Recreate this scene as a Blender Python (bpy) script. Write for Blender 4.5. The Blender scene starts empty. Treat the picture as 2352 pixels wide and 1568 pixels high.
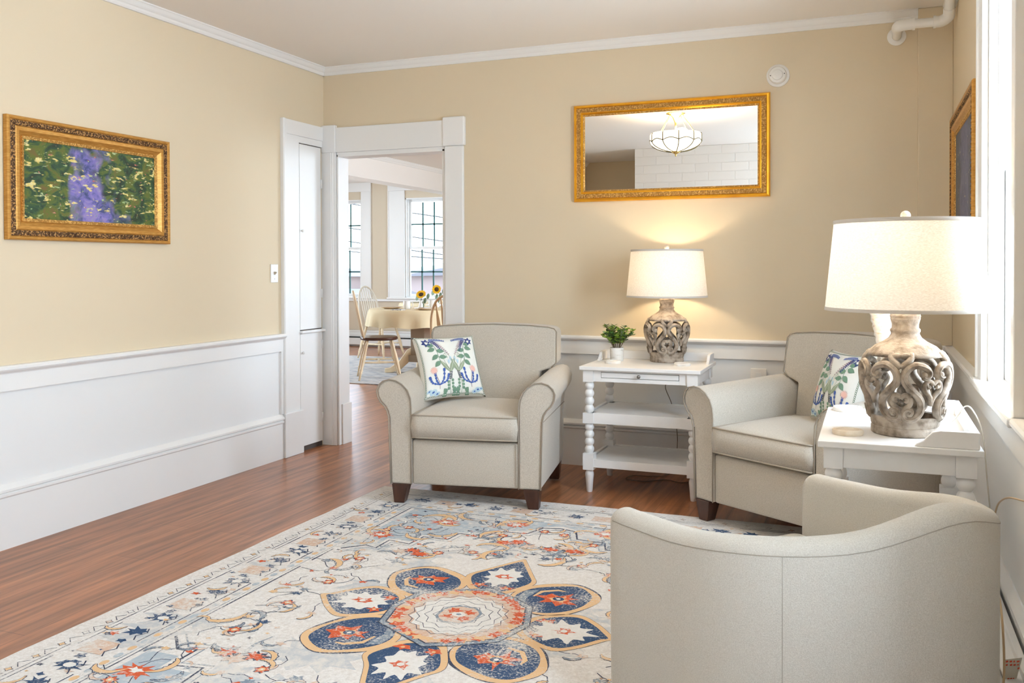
import bpy, bmesh, math, random
from mathutils import Vector, Matrix
from mathutils.geometry import tessellate_polygon
PI = math.pi
random.seed(7)
SC = bpy.context.scene
COL = SC.collection

# ---------------------------------------------------------------- camera
F_, CY_, YAW, PIT, ROL = 2074.849, 638.594, .379, -.013, -.003
fwd = Vector((-math.sin(YAW)*math.cos(PIT), math.cos(YAW)*math.cos(PIT), math.sin(PIT)))
rt = Vector((math.cos(YAW), math.sin(YAW), 0)); up = rt.cross(fwd)
R2 = rt*math.cos(ROL)+up*math.sin(ROL); U2 = -rt*math.sin(ROL)+up*math.cos(ROL)
cam = bpy.data.cameras.new('camera'); camo = bpy.data.objects.new('camera', cam); COL.objects.link(camo)
M = Matrix((R2, U2, -fwd)).transposed().to_4x4(); M.translation = Vector((3.532, -5.346, 1.23))
camo.matrix_world = M
cam.sensor_width = 36; cam.lens = F_/2352*36; cam.shift_y = -(784-CY_)/2352; cam.clip_start = .02
SC.camera = camo
# ---------------------------------------------------------------- world, exposure
w = bpy.data.worlds.new('World'); SC.world = w; w.use_nodes = True
nt = w.node_tree; bg = nt.nodes['Background']
tc = nt.nodes.new('ShaderNodeTexCoord'); sx = nt.nodes.new('ShaderNodeSeparateXYZ'); cr = nt.nodes.new('ShaderNodeValToRGB')
nt.links.new(tc.outputs['Generated'], sx.inputs[0]); nt.links.new(sx.outputs['Z'], cr.inputs[0]); nt.links.new(cr.outputs[0], bg.inputs['Color'])
cr.color_ramp.elements[0].position = 0.0; cr.color_ramp.elements[0].color = (.72, .86, 1.0, 1)
cr.color_ramp.elements[1].position = .6; cr.color_ramp.elements[1].color = (.58, .78, 1.0, 1)
bg.inputs['Strength'].default_value = 5.0
vs = SC.view_settings; vs.view_transform = 'Standard'; vs.look = 'None'; vs.gamma = 1; vs.use_curve_mapping = False; vs.exposure = .88
SC.cycles.max_bounces = 10; SC.cycles.diffuse_bounces = 6; SC.cycles.transmission_bounces = 8; SC.cycles.transparent_max_bounces = 16
SC.cycles.sample_clamp_indirect = 6
CEIL_E, LAMP_W, BULB_E = 1.7, 4.4, 2.0

def portal(loc, rot, sx_, sy_):
    l = bpy.data.lights.new('window_portal', 'AREA'); l.shape = 'RECTANGLE'; l.size = sx_; l.size_y = sy_; l.cycles.is_portal = True
    o = bpy.data.objects.new('window_portal', l); o.location = loc; o.rotation_euler = rot; COL.objects.link(o)
portal((4.13, -1.98, 1.55), (0, PI/2, 0), 1.6, .8)
portal((4.13, -4.35, 1.55), (0, PI/2, 0), 1.6, .9)
portal((-2.7, 6.97, 1.5), (-PI/2, 0, 0), .8, 1.6)
portal((-4.16, 6.97, 1.5), (-PI/2, 0, 0), .8, 1.6)
portal((-5.2, 3.6, 1.5), (0, -PI/2, 0), 1.6, 1.4)  # portal for the added left side opening, unseen
portal((3.2, 3.2, 1.5), (0, PI/2, 0), 1.6, 1.8)  # portal for the added right side opening, unseen

def daylight(loc, rot, sx_, sy_, rad):
    l = bpy.data.lights.new('daylight', 'AREA'); l.shape = 'RECTANGLE'; l.size = sx_; l.size_y = sy_; l.energy = rad*PI*sx_*sy_; l.color = (.70, .85, 1.0)
    o = bpy.data.objects.new('daylight', l); o.location = loc; o.rotation_euler = rot; COL.objects.link(o)
daylight((4.45, -1.98, 1.70), (0, PI/2, 0), 1.7, 1.1, 12)
daylight((4.45, -4.35, 1.70), (0, PI/2, 0), 1.7, 1.2, 16)
daylight((-5.5, 3.6, 1.6), (0, -PI/2, 0), 1.6, 1.6, 9)  # added light at an unseen left opening, brightens the dining room
daylight((3.6, 3.2, 1.6), (0, PI/2, 0), 1.6, 1.9, 9)  # added light at an unseen right opening, brightens the dining room
# ---------------------------------------------------------------- materials
def mat(name, col, rough=.5, metal=0., noise=None, bump=None, spec=None, emit=None, trans=0., ior=1.45, coat=0., sheen=0.):
    m = bpy.data.materials.new(name); m.use_nodes = True; n = m.node_tree; b = n.nodes['Principled BSDF']
    b.inputs['Base Color'].default_value = (*col, 1); b.inputs['Roughness'].default_value = rough; b.inputs['Metallic'].default_value = metal
    if spec is not None: b.inputs['Specular IOR Level'].default_value = spec
    if trans: b.inputs['Transmission Weight'].default_value = trans; b.inputs['IOR'].default_value = ior
    if coat: b.inputs['Coat Weight'].default_value = coat
    if sheen: b.inputs['Sheen Weight'].default_value = sheen
    if emit: b.inputs['Emission Color'].default_value = (*emit[0], 1); b.inputs['Emission Strength'].default_value = emit[1]
    if noise:      # (colour2, scale, stretch xyz, contrast)
        c2, sc, st, lo, hi = noise
        t = n.nodes.new('ShaderNodeTexCoord'); mp = n.nodes.new('ShaderNodeMapping'); mp.inputs['Scale'].default_value = st
        nz = n.nodes.new('ShaderNodeTexNoise'); nz.inputs['Scale'].default_value = sc; nz.inputs['Detail'].default_value = 5
        rp = n.nodes.new('ShaderNodeMapRange'); rp.inputs[1].default_value = lo; rp.inputs[2].default_value = hi
        mx = n.nodes.new('ShaderNodeMix'); mx.data_type = 'RGBA'
        n.links.new(t.outputs['Object'], mp.inputs[0]); n.links.new(mp.outputs[0], nz.inputs['Vector']); n.links.new(nz.outputs[0], rp.inputs[0])
        n.links.new(rp.outputs[0], mx.inputs[0]); mx.inputs[6].default_value = (*col, 1); mx.inputs[7].default_value = (*c2, 1)
        n.links.new(mx.outputs[2], b.inputs['Base Color'])
    if bump:       # (scale, strength, distance)
        t = n.nodes.new('ShaderNodeTexCoord'); nz = n.nodes.new('ShaderNodeTexNoise'); nz.inputs['Scale'].default_value = bump[0]; nz.inputs['Detail'].default_value = 3
        bp = n.nodes.new('ShaderNodeBump'); bp.inputs['Strength'].default_value = bump[1]; bp.inputs['Distance'].default_value = bump[2]
        n.links.new(t.outputs['Object'], nz.inputs['Vector']); n.links.new(nz.outputs[0], bp.inputs['Height']); n.links.new(bp.outputs[0], b.inputs['Normal'])
    return m
def worn(name, col, base=(.62, .56, .50), scale=55, lo=.42, hi=.62, rough=.95):
    """print colour that is rubbed away in patches"""
    m = bpy.data.materials.new(name); m.use_nodes = True; n = m.node_tree; b = n.nodes['Principled BSDF']; b.inputs['Roughness'].default_value = rough
    b.inputs['Specular IOR Level'].default_value = .1
    t = n.nodes.new('ShaderNodeTexCoord'); a = n.nodes.new('ShaderNodeTexNoise'); a.inputs['Scale'].default_value = scale; a.inputs['Detail'].default_value = 6; a.inputs['Roughness'].default_value = .75
    c = n.nodes.new('ShaderNodeTexNoise'); c.inputs['Scale'].default_value = 5; c.inputs['Detail'].default_value = 3
    ad = n.nodes.new('ShaderNodeMath'); ad.operation = 'ADD'; ad.inputs[1].default_value = 0
    ml = n.nodes.new('ShaderNodeMath'); ml.operation = 'MULTIPLY_ADD'; ml.inputs[1].default_value = .55; 
    n.links.new(t.outputs['Object'], a.inputs['Vector']); n.links.new(t.outputs['Object'], c.inputs['Vector'])
    n.links.new(c.outputs[0], ml.inputs[0]); n.links.new(a.outputs[0], ml.inputs[2])
    rp = n.nodes.new('ShaderNodeMapRange'); rp.inputs[1].default_value = lo+.275; rp.inputs[2].default_value = hi+.275
    mx = n.nodes.new('ShaderNodeMix'); mx.data_type = 'RGBA'
    n.links.new(ml.outputs[0], rp.inputs[0]); n.links.new(rp.outputs[0], mx.inputs[0])
    mx.inputs[6].default_value = (*col, 1); mx.inputs[7].default_value = (*base, 1); n.links.new(mx.outputs[2], b.inputs['Base Color'])
    return m
MT = {}
MT['wall'] = mat('wall_paint', (.70, .59, .425), .75, spec=.2, bump=(90, .05, .002))
MT['wall2'] = mat('dining_wall_paint', (.67, .58, .45), .75, spec=.2)
MT['white'] = mat('white_trim_paint', (.80, .79, .77), .38, spec=.4)
MT['panel'] = mat('white_wainscot_paint', (.78, .78, .77), .45, spec=.35)
MT['ceil'] = mat('ceiling_paint', (.84, .80, .75), .9, spec=.1)
MT['ftab'] = mat('table_white_paint', (.82, .80, .78), .4, noise=((.76, .74, .72), 6, (1, 1, 1), .4, .7))
MT['dark'] = mat('black_gap', (.012, .011, .01), .6)
MT['gap'] = mat('dark_wood_gap', (.08, .06, .05), .8)  # dark wood showing in the gaps of the cupboard door
def floor_mat():
    m = bpy.data.materials.new('wood_plank_floor'); m.use_nodes = True; n = m.node_tree; b = n.nodes['Principled BSDF']
    t = n.nodes.new('ShaderNodeTexCoord'); mp = n.nodes.new('ShaderNodeMapping'); mp.inputs['Rotation'].default_value = (0, 0, PI/2)
    n.links.new(t.outputs['Object'], mp.inputs[0])
    br = n.nodes.new('ShaderNodeTexBrick'); br.offset = .37; br.inputs['Scale'].default_value = 1; br.inputs['Brick Width'].default_value = 1.2; br.inputs['Row Height'].default_value = .18
    br.inputs['Mortar Size'].default_value = .0012; br.inputs['Color1'].default_value = (.30, .115, .046, 1); br.inputs['Color2'].default_value = (.37, .150, .064, 1); br.inputs['Mortar'].default_value = (.13, .05, .025, 1)
    br.inputs['Bias'].default_value = 0
    n.links.new(mp.outputs[0], br.inputs['Vector'])
    m2 = n.nodes.new('ShaderNodeMapping'); m2.inputs['Scale'].default_value = (28, 1.6, 1); n.links.new(t.outputs['Object'], m2.inputs[0])
    nz = n.nodes.new('ShaderNodeTexNoise'); nz.inputs['Scale'].default_value = 1; nz.inputs['Detail'].default_value = 8; nz.inputs['Roughness'].default_value = .62; nz.inputs['Distortion'].default_value = .5
    n.links.new(m2.outputs[0], nz.inputs['Vector'])
    rp = n.nodes.new('ShaderNodeMapRange'); rp.inputs[1].default_value = .34; rp.inputs[2].default_value = .68; rp.inputs[3].default_value = .55; rp.inputs[4].default_value = 1.45
    n.links.new(nz.outputs[0], rp.inputs[0])
    mx = n.nodes.new('ShaderNodeMix'); mx.data_type = 'RGBA'; mx.blend_type = 'MULTIPLY'; mx.inputs[0].default_value = 1
    n.links.new(br.outputs['Color'], mx.inputs[6]); n.links.new(rp.outputs[0], mx.inputs[7]); n.links.new(mx.outputs[2], b.inputs['Base Color'])
    b.inputs['Roughness'].default_value = .30; b.inputs['Specular IOR Level'].default_value = .5
    bp = n.nodes.new('ShaderNodeBump'); bp.inputs['Strength'].default_value = .12; bp.inputs['Distance'].default_value = .002; n.links.new(nz.outputs[0], bp.inputs['Height']); n.links.new(bp.outputs[0], b.inputs['Normal'])
    return m
MT['floor'] = floor_mat()
def weave(name, c1, c2, scale, st=.35, rough=.95, rot=0., dist=.0012):
    m = bpy.data.materials.new(name); m.use_nodes = True; n = m.node_tree; b = n.nodes['Principled BSDF']; b.inputs['Roughness'].default_value = rough; b.inputs['Specular IOR Level'].default_value = .15
    b.inputs['Sheen Weight'].default_value = .25
    t = n.nodes.new('ShaderNodeTexCoord')
    nz = n.nodes.new('ShaderNodeTexNoise'); nz.inputs['Scale'].default_value = scale; nz.inputs['Detail'].default_value = 2; nz.inputs['Roughness'].default_value = .7
    n2 = n.nodes.new('ShaderNodeTexNoise'); n2.inputs['Scale'].default_value = scale*.45; n2.inputs['Detail'].default_value = 2
    n.links.new(t.outputs['Object'], nz.inputs['Vector']); n.links.new(t.outputs['Object'], n2.inputs['Vector'])
    ad = n.nodes.new('ShaderNodeMath'); ad.operation = 'ADD'; n.links.new(nz.outputs[0], ad.inputs[0]); n.links.new(n2.outputs[0], ad.inputs[1])
    rp = n.nodes.new('ShaderNodeMapRange'); rp.inputs[1].default_value = .75; rp.inputs[2].default_value = 1.25; n.links.new(ad.outputs[0], rp.inputs[0])
    mx = n.nodes.new('ShaderNodeMix'); mx.data_type = 'RGBA'; mx.inputs[6].default_value = (*c1, 1); mx.inputs[7].default_value = (*c2, 1)
    n.links.new(rp.outputs[0], mx.inputs[0]); n.links.new(mx.outputs[2], b.inputs['Base Color'])
    bp = n.nodes.new('ShaderNodeBump'); bp.inputs['Strength'].default_value = st; bp.inputs['Distance'].default_value = dist; n.links.new(ad.outputs[0], bp.inputs['Height']); n.links.new(bp.outputs[0], b.inputs['Normal'])
    return m
MT['fabric'] = weave('taupe_linen_weave', (.44, .39, .32), (.60, .545, .465), 620)
MT['piping'] = mat('taupe_piping', (.34, .285, .225), .9)
MT['fabric2'] = weave('oatmeal_weave', (.50, .455, .385), (.64, .60, .525), 900, .6)
MT['seam'] = mat('oatmeal_seam', (.36, .32, .26), .9)
MT['legwood'] = mat('dark_walnut_leg', (.045, .016, .009), .35, noise=((.09, .035, .02), 20, (1, 1, .15), .4, .65))
MT['gold'] = mat('gold_leaf', (1.0, .52, .04), .28, .85, noise=((.85, .38, .03), 9, (1, 1, 1), .4, .7))
MT['goldd'] = mat('antique_gold_relief', (.48, .25, .06), .45, .6, noise=((.80, .50, .16), 120, (1, 1, 1), .48, .6), bump=(220, .8, .004))
MT['goldw'] = mat('gold_wash_wood', (.52, .25, .05), .35, .5, noise=((.66, .36, .09), 30, (1, 1, 8), .4, .65))
MT['brown'] = mat('dark_carved_wood', (.10, .045, .018), .45, .2, noise=((.60, .33, .11), 140, (1, 1, 1), .50, .60), bump=(160, 1., .006))
MT['mirror'] = mat('mirror_glass', (.93, .93, .92), .0, 1.)
MT['brass'] = mat('polished_brass', (.80, .60, .22), .25, 1.)
MT['metal'] = mat('brushed_nickel', (.30, .28, .26), .3, 1.)
MT['plastic'] = mat('white_plastic', (.80, .78, .74), .4)
MT['stone'] = mat('weathered_carved_wood', (.16, .12, .085), .85, noise=((.42, .35, .28), 26, (1, 1, 1), .34, .58), bump=(120, .6, .003))
MT['glass'] = None
def glass():
    m = bpy.data.materials.new('window_glass'); m.use_nodes = True; n = m.node_tree; n.nodes.remove(n.nodes['Principled BSDF'])
    o = n.nodes['Material Output']; a = n.nodes.new('ShaderNodeBsdfTransparent'); g = n.nodes.new('ShaderNodeBsdfGlossy'); g.inputs['Roughness'].default_value = .02
    mx = n.nodes.new('ShaderNodeMixShader'); mx.inputs[0].default_value = .05
    n.links.new(a.outputs[0], mx.inputs[1]); n.links.new(g.outputs[0], mx.inputs[2]); n.links.new(mx.outputs[0], o.inputs[0]); return m
MT['glass'] = glass()
def shade_mat():
    m = bpy.data.materials.new('linen_lamp_shade'); m.use_nodes = True; n = m.node_tree; n.nodes.remove(n.nodes['Principled BSDF'])
    o = n.nodes['Material Output']; d = n.nodes.new('ShaderNodeBsdfDiffuse'); t = n.nodes.new('ShaderNodeBsdfTranslucent')
    tc = n.nodes.new('ShaderNodeTexCoord'); mp = n.nodes.new('ShaderNodeMapping'); mp.inputs['Scale'].default_value = (1, 1, 6)
    z = n.nodes.new('ShaderNodeTexNoise'); z.inputs['Scale'].default_value = 130; z.inputs['Detail'].default_value = 4
    r = n.nodes.new('ShaderNodeValToRGB'); r.color_ramp.elements[0].position = .35; r.color_ramp.elements[0].color = (.68, .63, .56, 1); r.color_ramp.elements[1].position = .65; r.color_ramp.elements[1].color = (.86, .82, .76, 1)
    n.links.new(tc.outputs['Object'], mp.inputs[0]); n.links.new(mp.outputs[0], z.inputs['Vector']); n.links.new(z.outputs[0], r.inputs[0])
    n.links.new(r.outputs[0], d.inputs[0]); n.links.new(r.outputs[0], t.inputs[0])
    mx = n.nodes.new('ShaderNodeMixShader'); mx.inputs[0].default_value = .17
    n.links.new(d.outputs[0], mx.inputs[1]); n.links.new(t.outputs[0], mx.inputs[2]); n.links.new(mx.outputs[0], o.inputs[0]); return m
MT['shade'] = shade_mat()
MT['shadetrim'] = mat('grey_linen_tape', (.58, .54, .49), .95, bump=(500, .5, .001))
MT['bulb'] = mat('lit_bulb', (1, .9, .7), .4, emit=((1, .78, .48), BULB_E))
MT['bowl'] = mat('lit_opal_glass', (.9, .85, .75), .3, emit=((1, .86, .66), CEIL_E))
MT['lead'] = mat('dark_brass_leading', (.10, .08, .03), .5)
MT['marble'] = mat('wood_slice', (.68, .56, .42), .5, noise=((.80, .72, .60), 18, (1, 1, 1), .4, .6))
MT['marblew'] = mat('pale_stone_disc', (.80, .78, .74), .4, noise=((.70, .60, .50), 14, (1, 1, 1), .5, .7))
MT['pot'] = mat('speckled_ceramic', (.72, .70, .66), .5, noise=((.50, .46, .40), 30, (1, 1, 3), .55, .75))
MT['leaf1'] = mat('light_green_leaf', (.22, .36, .04), .5); MT['leaf2'] = mat('dark_green_leaf', (.05, .13, .03), .5); MT['leaf3'] = mat('grey_green_leaf', (.16, .22, .11), .6)
MT['stem'] = mat('brown_stem', (.12, .08, .03), .7)
MT['cordc'] = mat('clear_cord', (.62, .58, .50), .25); MT['cordg'] = mat('gold_cord', (.60, .42, .24), .3); MT['cordd'] = mat('dark_cord', (.16, .12, .09), .5)
MT['pale'] = mat('natural_pale_wood', (.70, .53, .33), .45, noise=((.78, .64, .44), 10, (1, 1, .2), .4, .65))
MT['palew'] = mat('whitewashed_wood', (.66, .60, .50), .45)
MT['seatw'] = mat('dark_brown_seat', (.07, .028, .018), .22)
MT['cloth'] = mat('cream_tablecloth', (.80, .68, .45), .9, bump=(300, .3, .001))
MT['china'] = mat('white_china', (.82, .81, .79), .2); MT['chinab'] = mat('beige_stoneware', (.62, .46, .30), .35)
MT['yellow'] = mat('sunflower_petal', (.95, .58, .01), .6); MT['seedb'] = mat('sunflower_heart', (.06, .03, .01), .8)
MT['euc'] = mat('eucalyptus_leaf', (.22, .33, .21), .6)
MT['tile'] = mat('blue_white_tile', (.75, .75, .76), .3, noise=((.10, .12, .25), 60, (1, 1, 1), .5, .56))
MT['brickw'] = None
def brick():
    m = bpy.data.materials.new('white_painted_brick'); m.use_nodes = True; n = m.node_tree; b = n.nodes['Principled BSDF']; b.inputs['Roughness'].default_value = .6
    t = n.nodes.new('ShaderNodeTexCoord'); mp = n.nodes.new('ShaderNodeMapping'); mp.inputs['Rotation'].default_value = (PI/2, 0, 0)
    br = n.nodes.new('ShaderNodeTexBrick'); br.inputs['Scale'].default_value = 1; br.inputs['Brick Width'].default_value = .30; br.inputs['Row Height'].default_value = .10; br.inputs['Mortar Size'].default_value = .006; br.inputs['Mortar Smooth'].default_value = .6
    br.inputs['Color1'].default_value = (.74, .70, .65, 1); br.inputs['Color2'].default_value = (.77, .73, .68, 1); br.inputs['Mortar'].default_value = (.735, .695, .645, 1)
    bp = n.nodes.new('ShaderNodeBump'); bp.inputs['Strength'].default_value = .45; bp.inputs['Distance'].default_value = .008; bp.invert = True
    n.links.new(t.outputs['Object'], mp.inputs[0]); n.links.new(mp.outputs[0], br.inputs['Vector']); n.links.new(br.outputs[0], b.inputs['Base Color']); n.links.new(br.outputs['Fac'], bp.inputs['Height']); n.links.new(bp.outputs[0], b.inputs['Normal'])
    return m
MT['brickw'] = brick()
def painting_mat(name, dark, mid, band, blots, seed, bandx=0.):
    """generic brushy canvas: dark ground, a soft band of the mid colour, scattered dabs"""
    m = bpy.data.materials.new(name); m.use_nodes = True; n = m.node_tree; b = n.nodes['Principled BSDF']; b.inputs['Roughness'].default_value = .45
    t = n.nodes.new('ShaderNodeTexCoord')
    def noise(sc, st, det=6, dist=1., off=0):
        mp = n.nodes.new('ShaderNodeMapping'); mp.inputs['Scale'].default_value = st; mp.inputs['Location'].default_value = (seed+off, seed*1.7, off)
        n.links.new(t.outputs['Object'], mp.inputs[0]); a = n.nodes.new('ShaderNodeTexNoise'); a.inputs['Scale'].default_value = sc; a.inputs['Detail'].default_value = det; a.inputs['Roughness'].default_value = .65; a.inputs['Distortion'].default_value = dist
        n.links.new(mp.outputs[0], a.inputs['Vector']); return a.outputs[0]
    def ramp(src, cols):
        r = n.nodes.new('ShaderNodeValToRGB'); n.links.new(src, r.inputs[0]); e = r.color_ramp.elements
        while len(e) < len(cols): e.new(.5)
        for i, (p, c) in enumerate(cols): e[i].position = p; e[i].color = (*c, 1)
        return r.outputs[0]
    def mix(f, a, c):
        x = n.nodes.new('ShaderNodeMix'); x.data_type = 'RGBA'; n.links.new(f, x.inputs[0]); n.links.new(a, x.inputs[6]); n.links.new(c, x.inputs[7]); return x.outputs[2]
    def rng(src, lo, hi):
        r = n.nodes.new('ShaderNodeMapRange'); r.inputs[1].default_value = lo; r.inputs[2].default_value = hi; n.links.new(src, r.inputs[0]); return r.outputs[0]
    base = ramp(noise(11, (1, 1, 1.6)), dark); bnd = ramp(noise(14, (1.2, 1, 1.2), off=5), mid)
    sx = n.nodes.new('ShaderNodeSeparateXYZ'); n.links.new(t.outputs['Object'], sx.inputs[0])
    w1 = n.nodes.new('ShaderNodeMath'); w1.operation = 'MULTIPLY_ADD'; w1.inputs[1].default_value = .55; n.links.new(noise(5, (1, 1, 1), 3, 0, 9), w1.inputs[0]); 
    ax = n.nodes.new('ShaderNodeMath'); ax.operation = 'SUBTRACT'; n.links.new(sx.outputs[0], ax.inputs[0]); ax.inputs[1].default_value = bandx
    ab = n.nodes.new('ShaderNodeMath'); ab.operation = 'ABSOLUTE'; n.links.new(ax.outputs[0], ab.inputs[0]); n.links.new(ab.outputs[0], w1.inputs[2])
    c = mix(rng(w1.outputs[0], band+.30, band+.22), base, bnd)
    for (sc, st, lo, hi, col, off) in blots:
        c = mix(rng(noise(sc, st, 2, .3, off), lo, hi), c, ramp(noise(60, (1, 1, 2), off=off), col))
    n.links.new(c, b.inputs['Base Color']); return m

# ---------------------------------------------------------------- mesh helpers
def obj(name, bm, mats, parent=None, smooth=False, recalc=True, bevel=0., seg=2, loc=None, rz=0., sub=0, auto=False):
    me = bpy.data.meshes.new(name)
    if recalc: bmesh.ops.recalc_face_normals(bm, faces=bm.faces)
    bm.to_mesh(me); bm.free()
    if not isinstance(mats, (list, tuple)): mats = [mats]
    for m in mats: me.materials.append(m)
    o = bpy.data.objects.new(name, me); COL.objects.link(o)
    if smooth:
        for p in me.polygons: p.use_smooth = True
        if auto:
            es = me.attributes.get('sharp_edge') or me.attributes.new('sharp_edge', 'BOOLEAN', 'EDGE')
            fn = {}
            for p in me.polygons:
                for k in p.edge_keys: fn.setdefault(k, []).append(p.normal.copy())
            for ed in me.edges:
                f = fn.get(tuple(sorted(ed.vertices)), [])
                if len(f) == 2 and f[0].angle(f[1], 0) > .7: es.data[ed.index].value = True
    if bevel:
        b = o.modifiers.new('bevel', 'BEVEL'); b.width = bevel; b.segments = seg; b.limit_method = 'ANGLE'; b.angle_limit = .6
    if sub:
        s = o.modifiers.new('sub', 'SUBSURF'); s.levels = sub; s.render_levels = sub
    if parent: o.parent = parent
    if loc: o.location = loc
    if rz: o.rotation_euler[2] = rz
    return o
def thing(name, label, cat, loc=(0, 0, 0), rz=0, group=None):
    o = bpy.data.objects.new(name, None); COL.objects.link(o); o.location = loc; o.rotation_euler = (0, 0, rz); o.empty_display_size = .1
    o['label'] = label; o['category'] = cat
    if group: o['group'] = group
    return o
def tag(o, label, cat, group=None):
    o['label'] = label; o['category'] = cat
    if group: o['group'] = group
    return o
def struct(o): o['kind'] = 'structure'; return o
def box(bm, x0, x1, y0, y1, z0, z1, mi=0):
    v = [bm.verts.new((x, y, z)) for z in (z0, z1) for y in (y0, y1) for x in (x0, x1)]
    for f in ((0, 2, 3, 1), (4, 5, 7, 6), (0, 1, 5, 4), (2, 6, 7, 3), (0, 4, 6, 2), (1, 3, 7, 5)):
        bm.faces.new([v[i] for i in f]).material_index = mi
def B(*a, **k): bm = bmesh.new(); box(bm, *a, **k); return bm
def lathe(bm, prof, seg=32, c=(0, 0), mi=0, ang=None):
    rows = []
    for r, z in prof:
        if r < 1e-5: rows.append([bm.verts.new((c[0], c[1], z))])
        else: rows.append([bm.verts.new((c[0]+r*math.cos(2*PI*i/seg), c[1]+r*math.sin(2*PI*i/seg), z)) for i in range(seg)])
    for a, b in zip(rows, rows[1:]):
        for i in range(seg):
            j = (i+1) % seg
            q = [a[i % len(a)], a[j % len(a)], b[j % len(b)], b[i % len(b)]]
            q = list(dict.fromkeys(q))
            if len(q) > 2: bm.faces.new(q).material_index = mi
def tube(bm, pts, rad, seg=8, closed=False, mi=0, cap=True, flat=None):
    pts = [Vector(p) for p in pts]; n = len(pts); rads = rad if isinstance(rad, (list, tuple)) else [rad]*n
    rows = []; nrm = None
    for i in range(n):
        if closed: d = pts[(i+1) % n]-pts[i-1]
        else: d = pts[min(i+1, n-1)]-pts[max(i-1, 0)]
        d.normalize()
        if nrm is None:
            nrm = d.orthogonal().normalized()
            if flat is not None: nrm = (Vector(flat)-d*d.dot(Vector(flat))).normalized()
        nrm = (nrm-d*nrm.dot(d)).normalized(); bn = d.cross(nrm)
        rows.append([bm.verts.new(pts[i]+(nrm*math.cos(2*PI*k/seg)+bn*math.sin(2*PI*k/seg))*rads[i]) for k in range(seg)])
    m = n if closed else n-1
    for i in range(m):
        a, b = rows[i], rows[(i+1) % n]
        for k in range(seg):
            f = bm.faces.new((a[k], a[(k+1) % seg], b[(k+1) % seg], b[k])); f.material_index = mi; f.smooth = True
    if not closed and cap:
        bm.faces.new(rows[0][::-1]).material_index = mi; bm.faces.new(rows[-1]).material_index = mi
def spline(pts, n=8, closed=False):
    P = [Vector(p) for p in pts]; out = []; L = len(P)
    rng = range(L if closed else L-1)
    for i in rng:
        p0 = P[i-1] if (i > 0 or closed) else P[0]; p1 = P[i]; p2 = P[(i+1) % L]; p3 = P[(i+2) % L] if (closed or i+2 < L) else P[-1]
        for k in range(n):
            t = k/n; out.append(.5*((2*p1)+(p2-p0)*t+(2*p0-5*p1+4*p2-p3)*t*t+(3*p1-p0-3*p2+p3)*t**3))
    if not closed: out.append(P[-1])
    return out
def prism(bm, poly, axis, a, b, mi=0):
    """poly: list of 2D points; extruded along axis from a to b. axis 'y': (x,z); 'x': (y,z); 'z': (x,y)"""
    def V(p, t): return (p[0], t, p[1]) if axis == 'y' else ((t, p[0], p[1]) if axis == 'x' else (p[0], p[1], t))
    A = [bm.verts.new(V(p, a)) for p in poly]; Bv = [bm.verts.new(V(p, b)) for p in poly]; n = len(poly)
    bm.faces.new(A).material_index = mi; bm.faces.new(Bv[::-1]).material_index = mi
    for i in range(n): bm.faces.new((A[i], Bv[i], Bv[(i+1) % n], A[(i+1) % n])).material_index = mi
def wall_bm(x0, x1, H, t, holes):
    """wall in local x-z plane, room face at y=0, thickness outward +y; built of grid cells sharing vertices"""
    xs = sorted({x0, x1, *[h[0] for h in holes], *[h[1] for h in holes]}); zs = sorted({0., H, *[h[2] for h in holes], *[h[3] for h in holes]})
    bm = bmesh.new()
    solid = lambda i, j: 0 <= i < len(xs)-1 and 0 <= j < len(zs)-1 and not any(h[0]-1e-6 <= xs[i] and xs[i+1] <= h[1]+1e-6 and h[2]-1e-6 <= zs[j] and zs[j+1] <= h[3]+1e-6 for h in holes)
    def q(*p): bm.faces.new([bm.verts.new(v) for v in p])
    for i in range(len(xs)-1):
        for j in range(len(zs)-1):
            if not solid(i, j): continue
            a, b, c, d = xs[i], xs[i+1], zs[j], zs[j+1]
            q((a, 0, c), (b, 0, c), (b, 0, d), (a, 0, d)); q((a, t, c), (a, t, d), (b, t, d), (b, t, c))
            if not solid(i-1, j): q((a, 0, c), (a, 0, d), (a, t, d), (a, t, c))
            if not solid(i+1, j): q((b, 0, c), (b, t, c), (b, t, d), (b, 0, d))
            if not solid(i, j-1): q((a, 0, c), (a, t, c), (b, t, c), (b, 0, c))
            if not solid(i, j+1): q((a, 0, d), (b, 0, d), (b, t, d), (a, t, d))
    bmesh.ops.remove_doubles(bm, verts=bm.verts, dist=1e-5)
    return bm
def arc(cx, cz, rx, rz, a0, a1, n): return [(cx+rx*math.cos(a0+(a1-a0)*i/n), cz+rz*math.sin(a0+(a1-a0)*i/n)) for i in range(n+1)]

# ================================================================ ROOM
W, HC = 3.93, 2.60
struct(obj('floor', B(-5.4, 4.2, -6.4, 7.1, -.1, 0), MT['floor']))
struct(obj('ceiling', B(-.15, 4.1, -6.4, 0, HC, HC+.1), MT['ceil']))
struct(obj('ceiling', B(-5.2, 3.3, .1, 6.95, HC, HC+.1), MT['ceil']))
struct(obj('wall_back', wall_bm(-.15, 4.1, HC, .10, [(.11, .93, 0, 2.0)]), MT['wall']))
struct(obj('wall_left', wall_bm(-6.4, .0, HC, .15, []), MT['wall'], rz=PI/2))           # local x -> y, outward -x
ww = obj('wall_right', wall_bm(-.1, 6.4, HC, .15, [(1.6, 2.36, .80, 2.32), (3.95, 4.75, .80, 2.32)]), MT['wall'], rz=-PI/2, loc=(W, 0, 0)); struct(ww)
struct(obj('wall_rear', B(-.15, 4.1, -6.35, -6.2, 0, HC), MT['wall']))
struct(obj('wall_chimney', B(.95, 2.75, -6.2, -5.05, 0, HC), MT['brickw'], bevel=.004))
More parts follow.
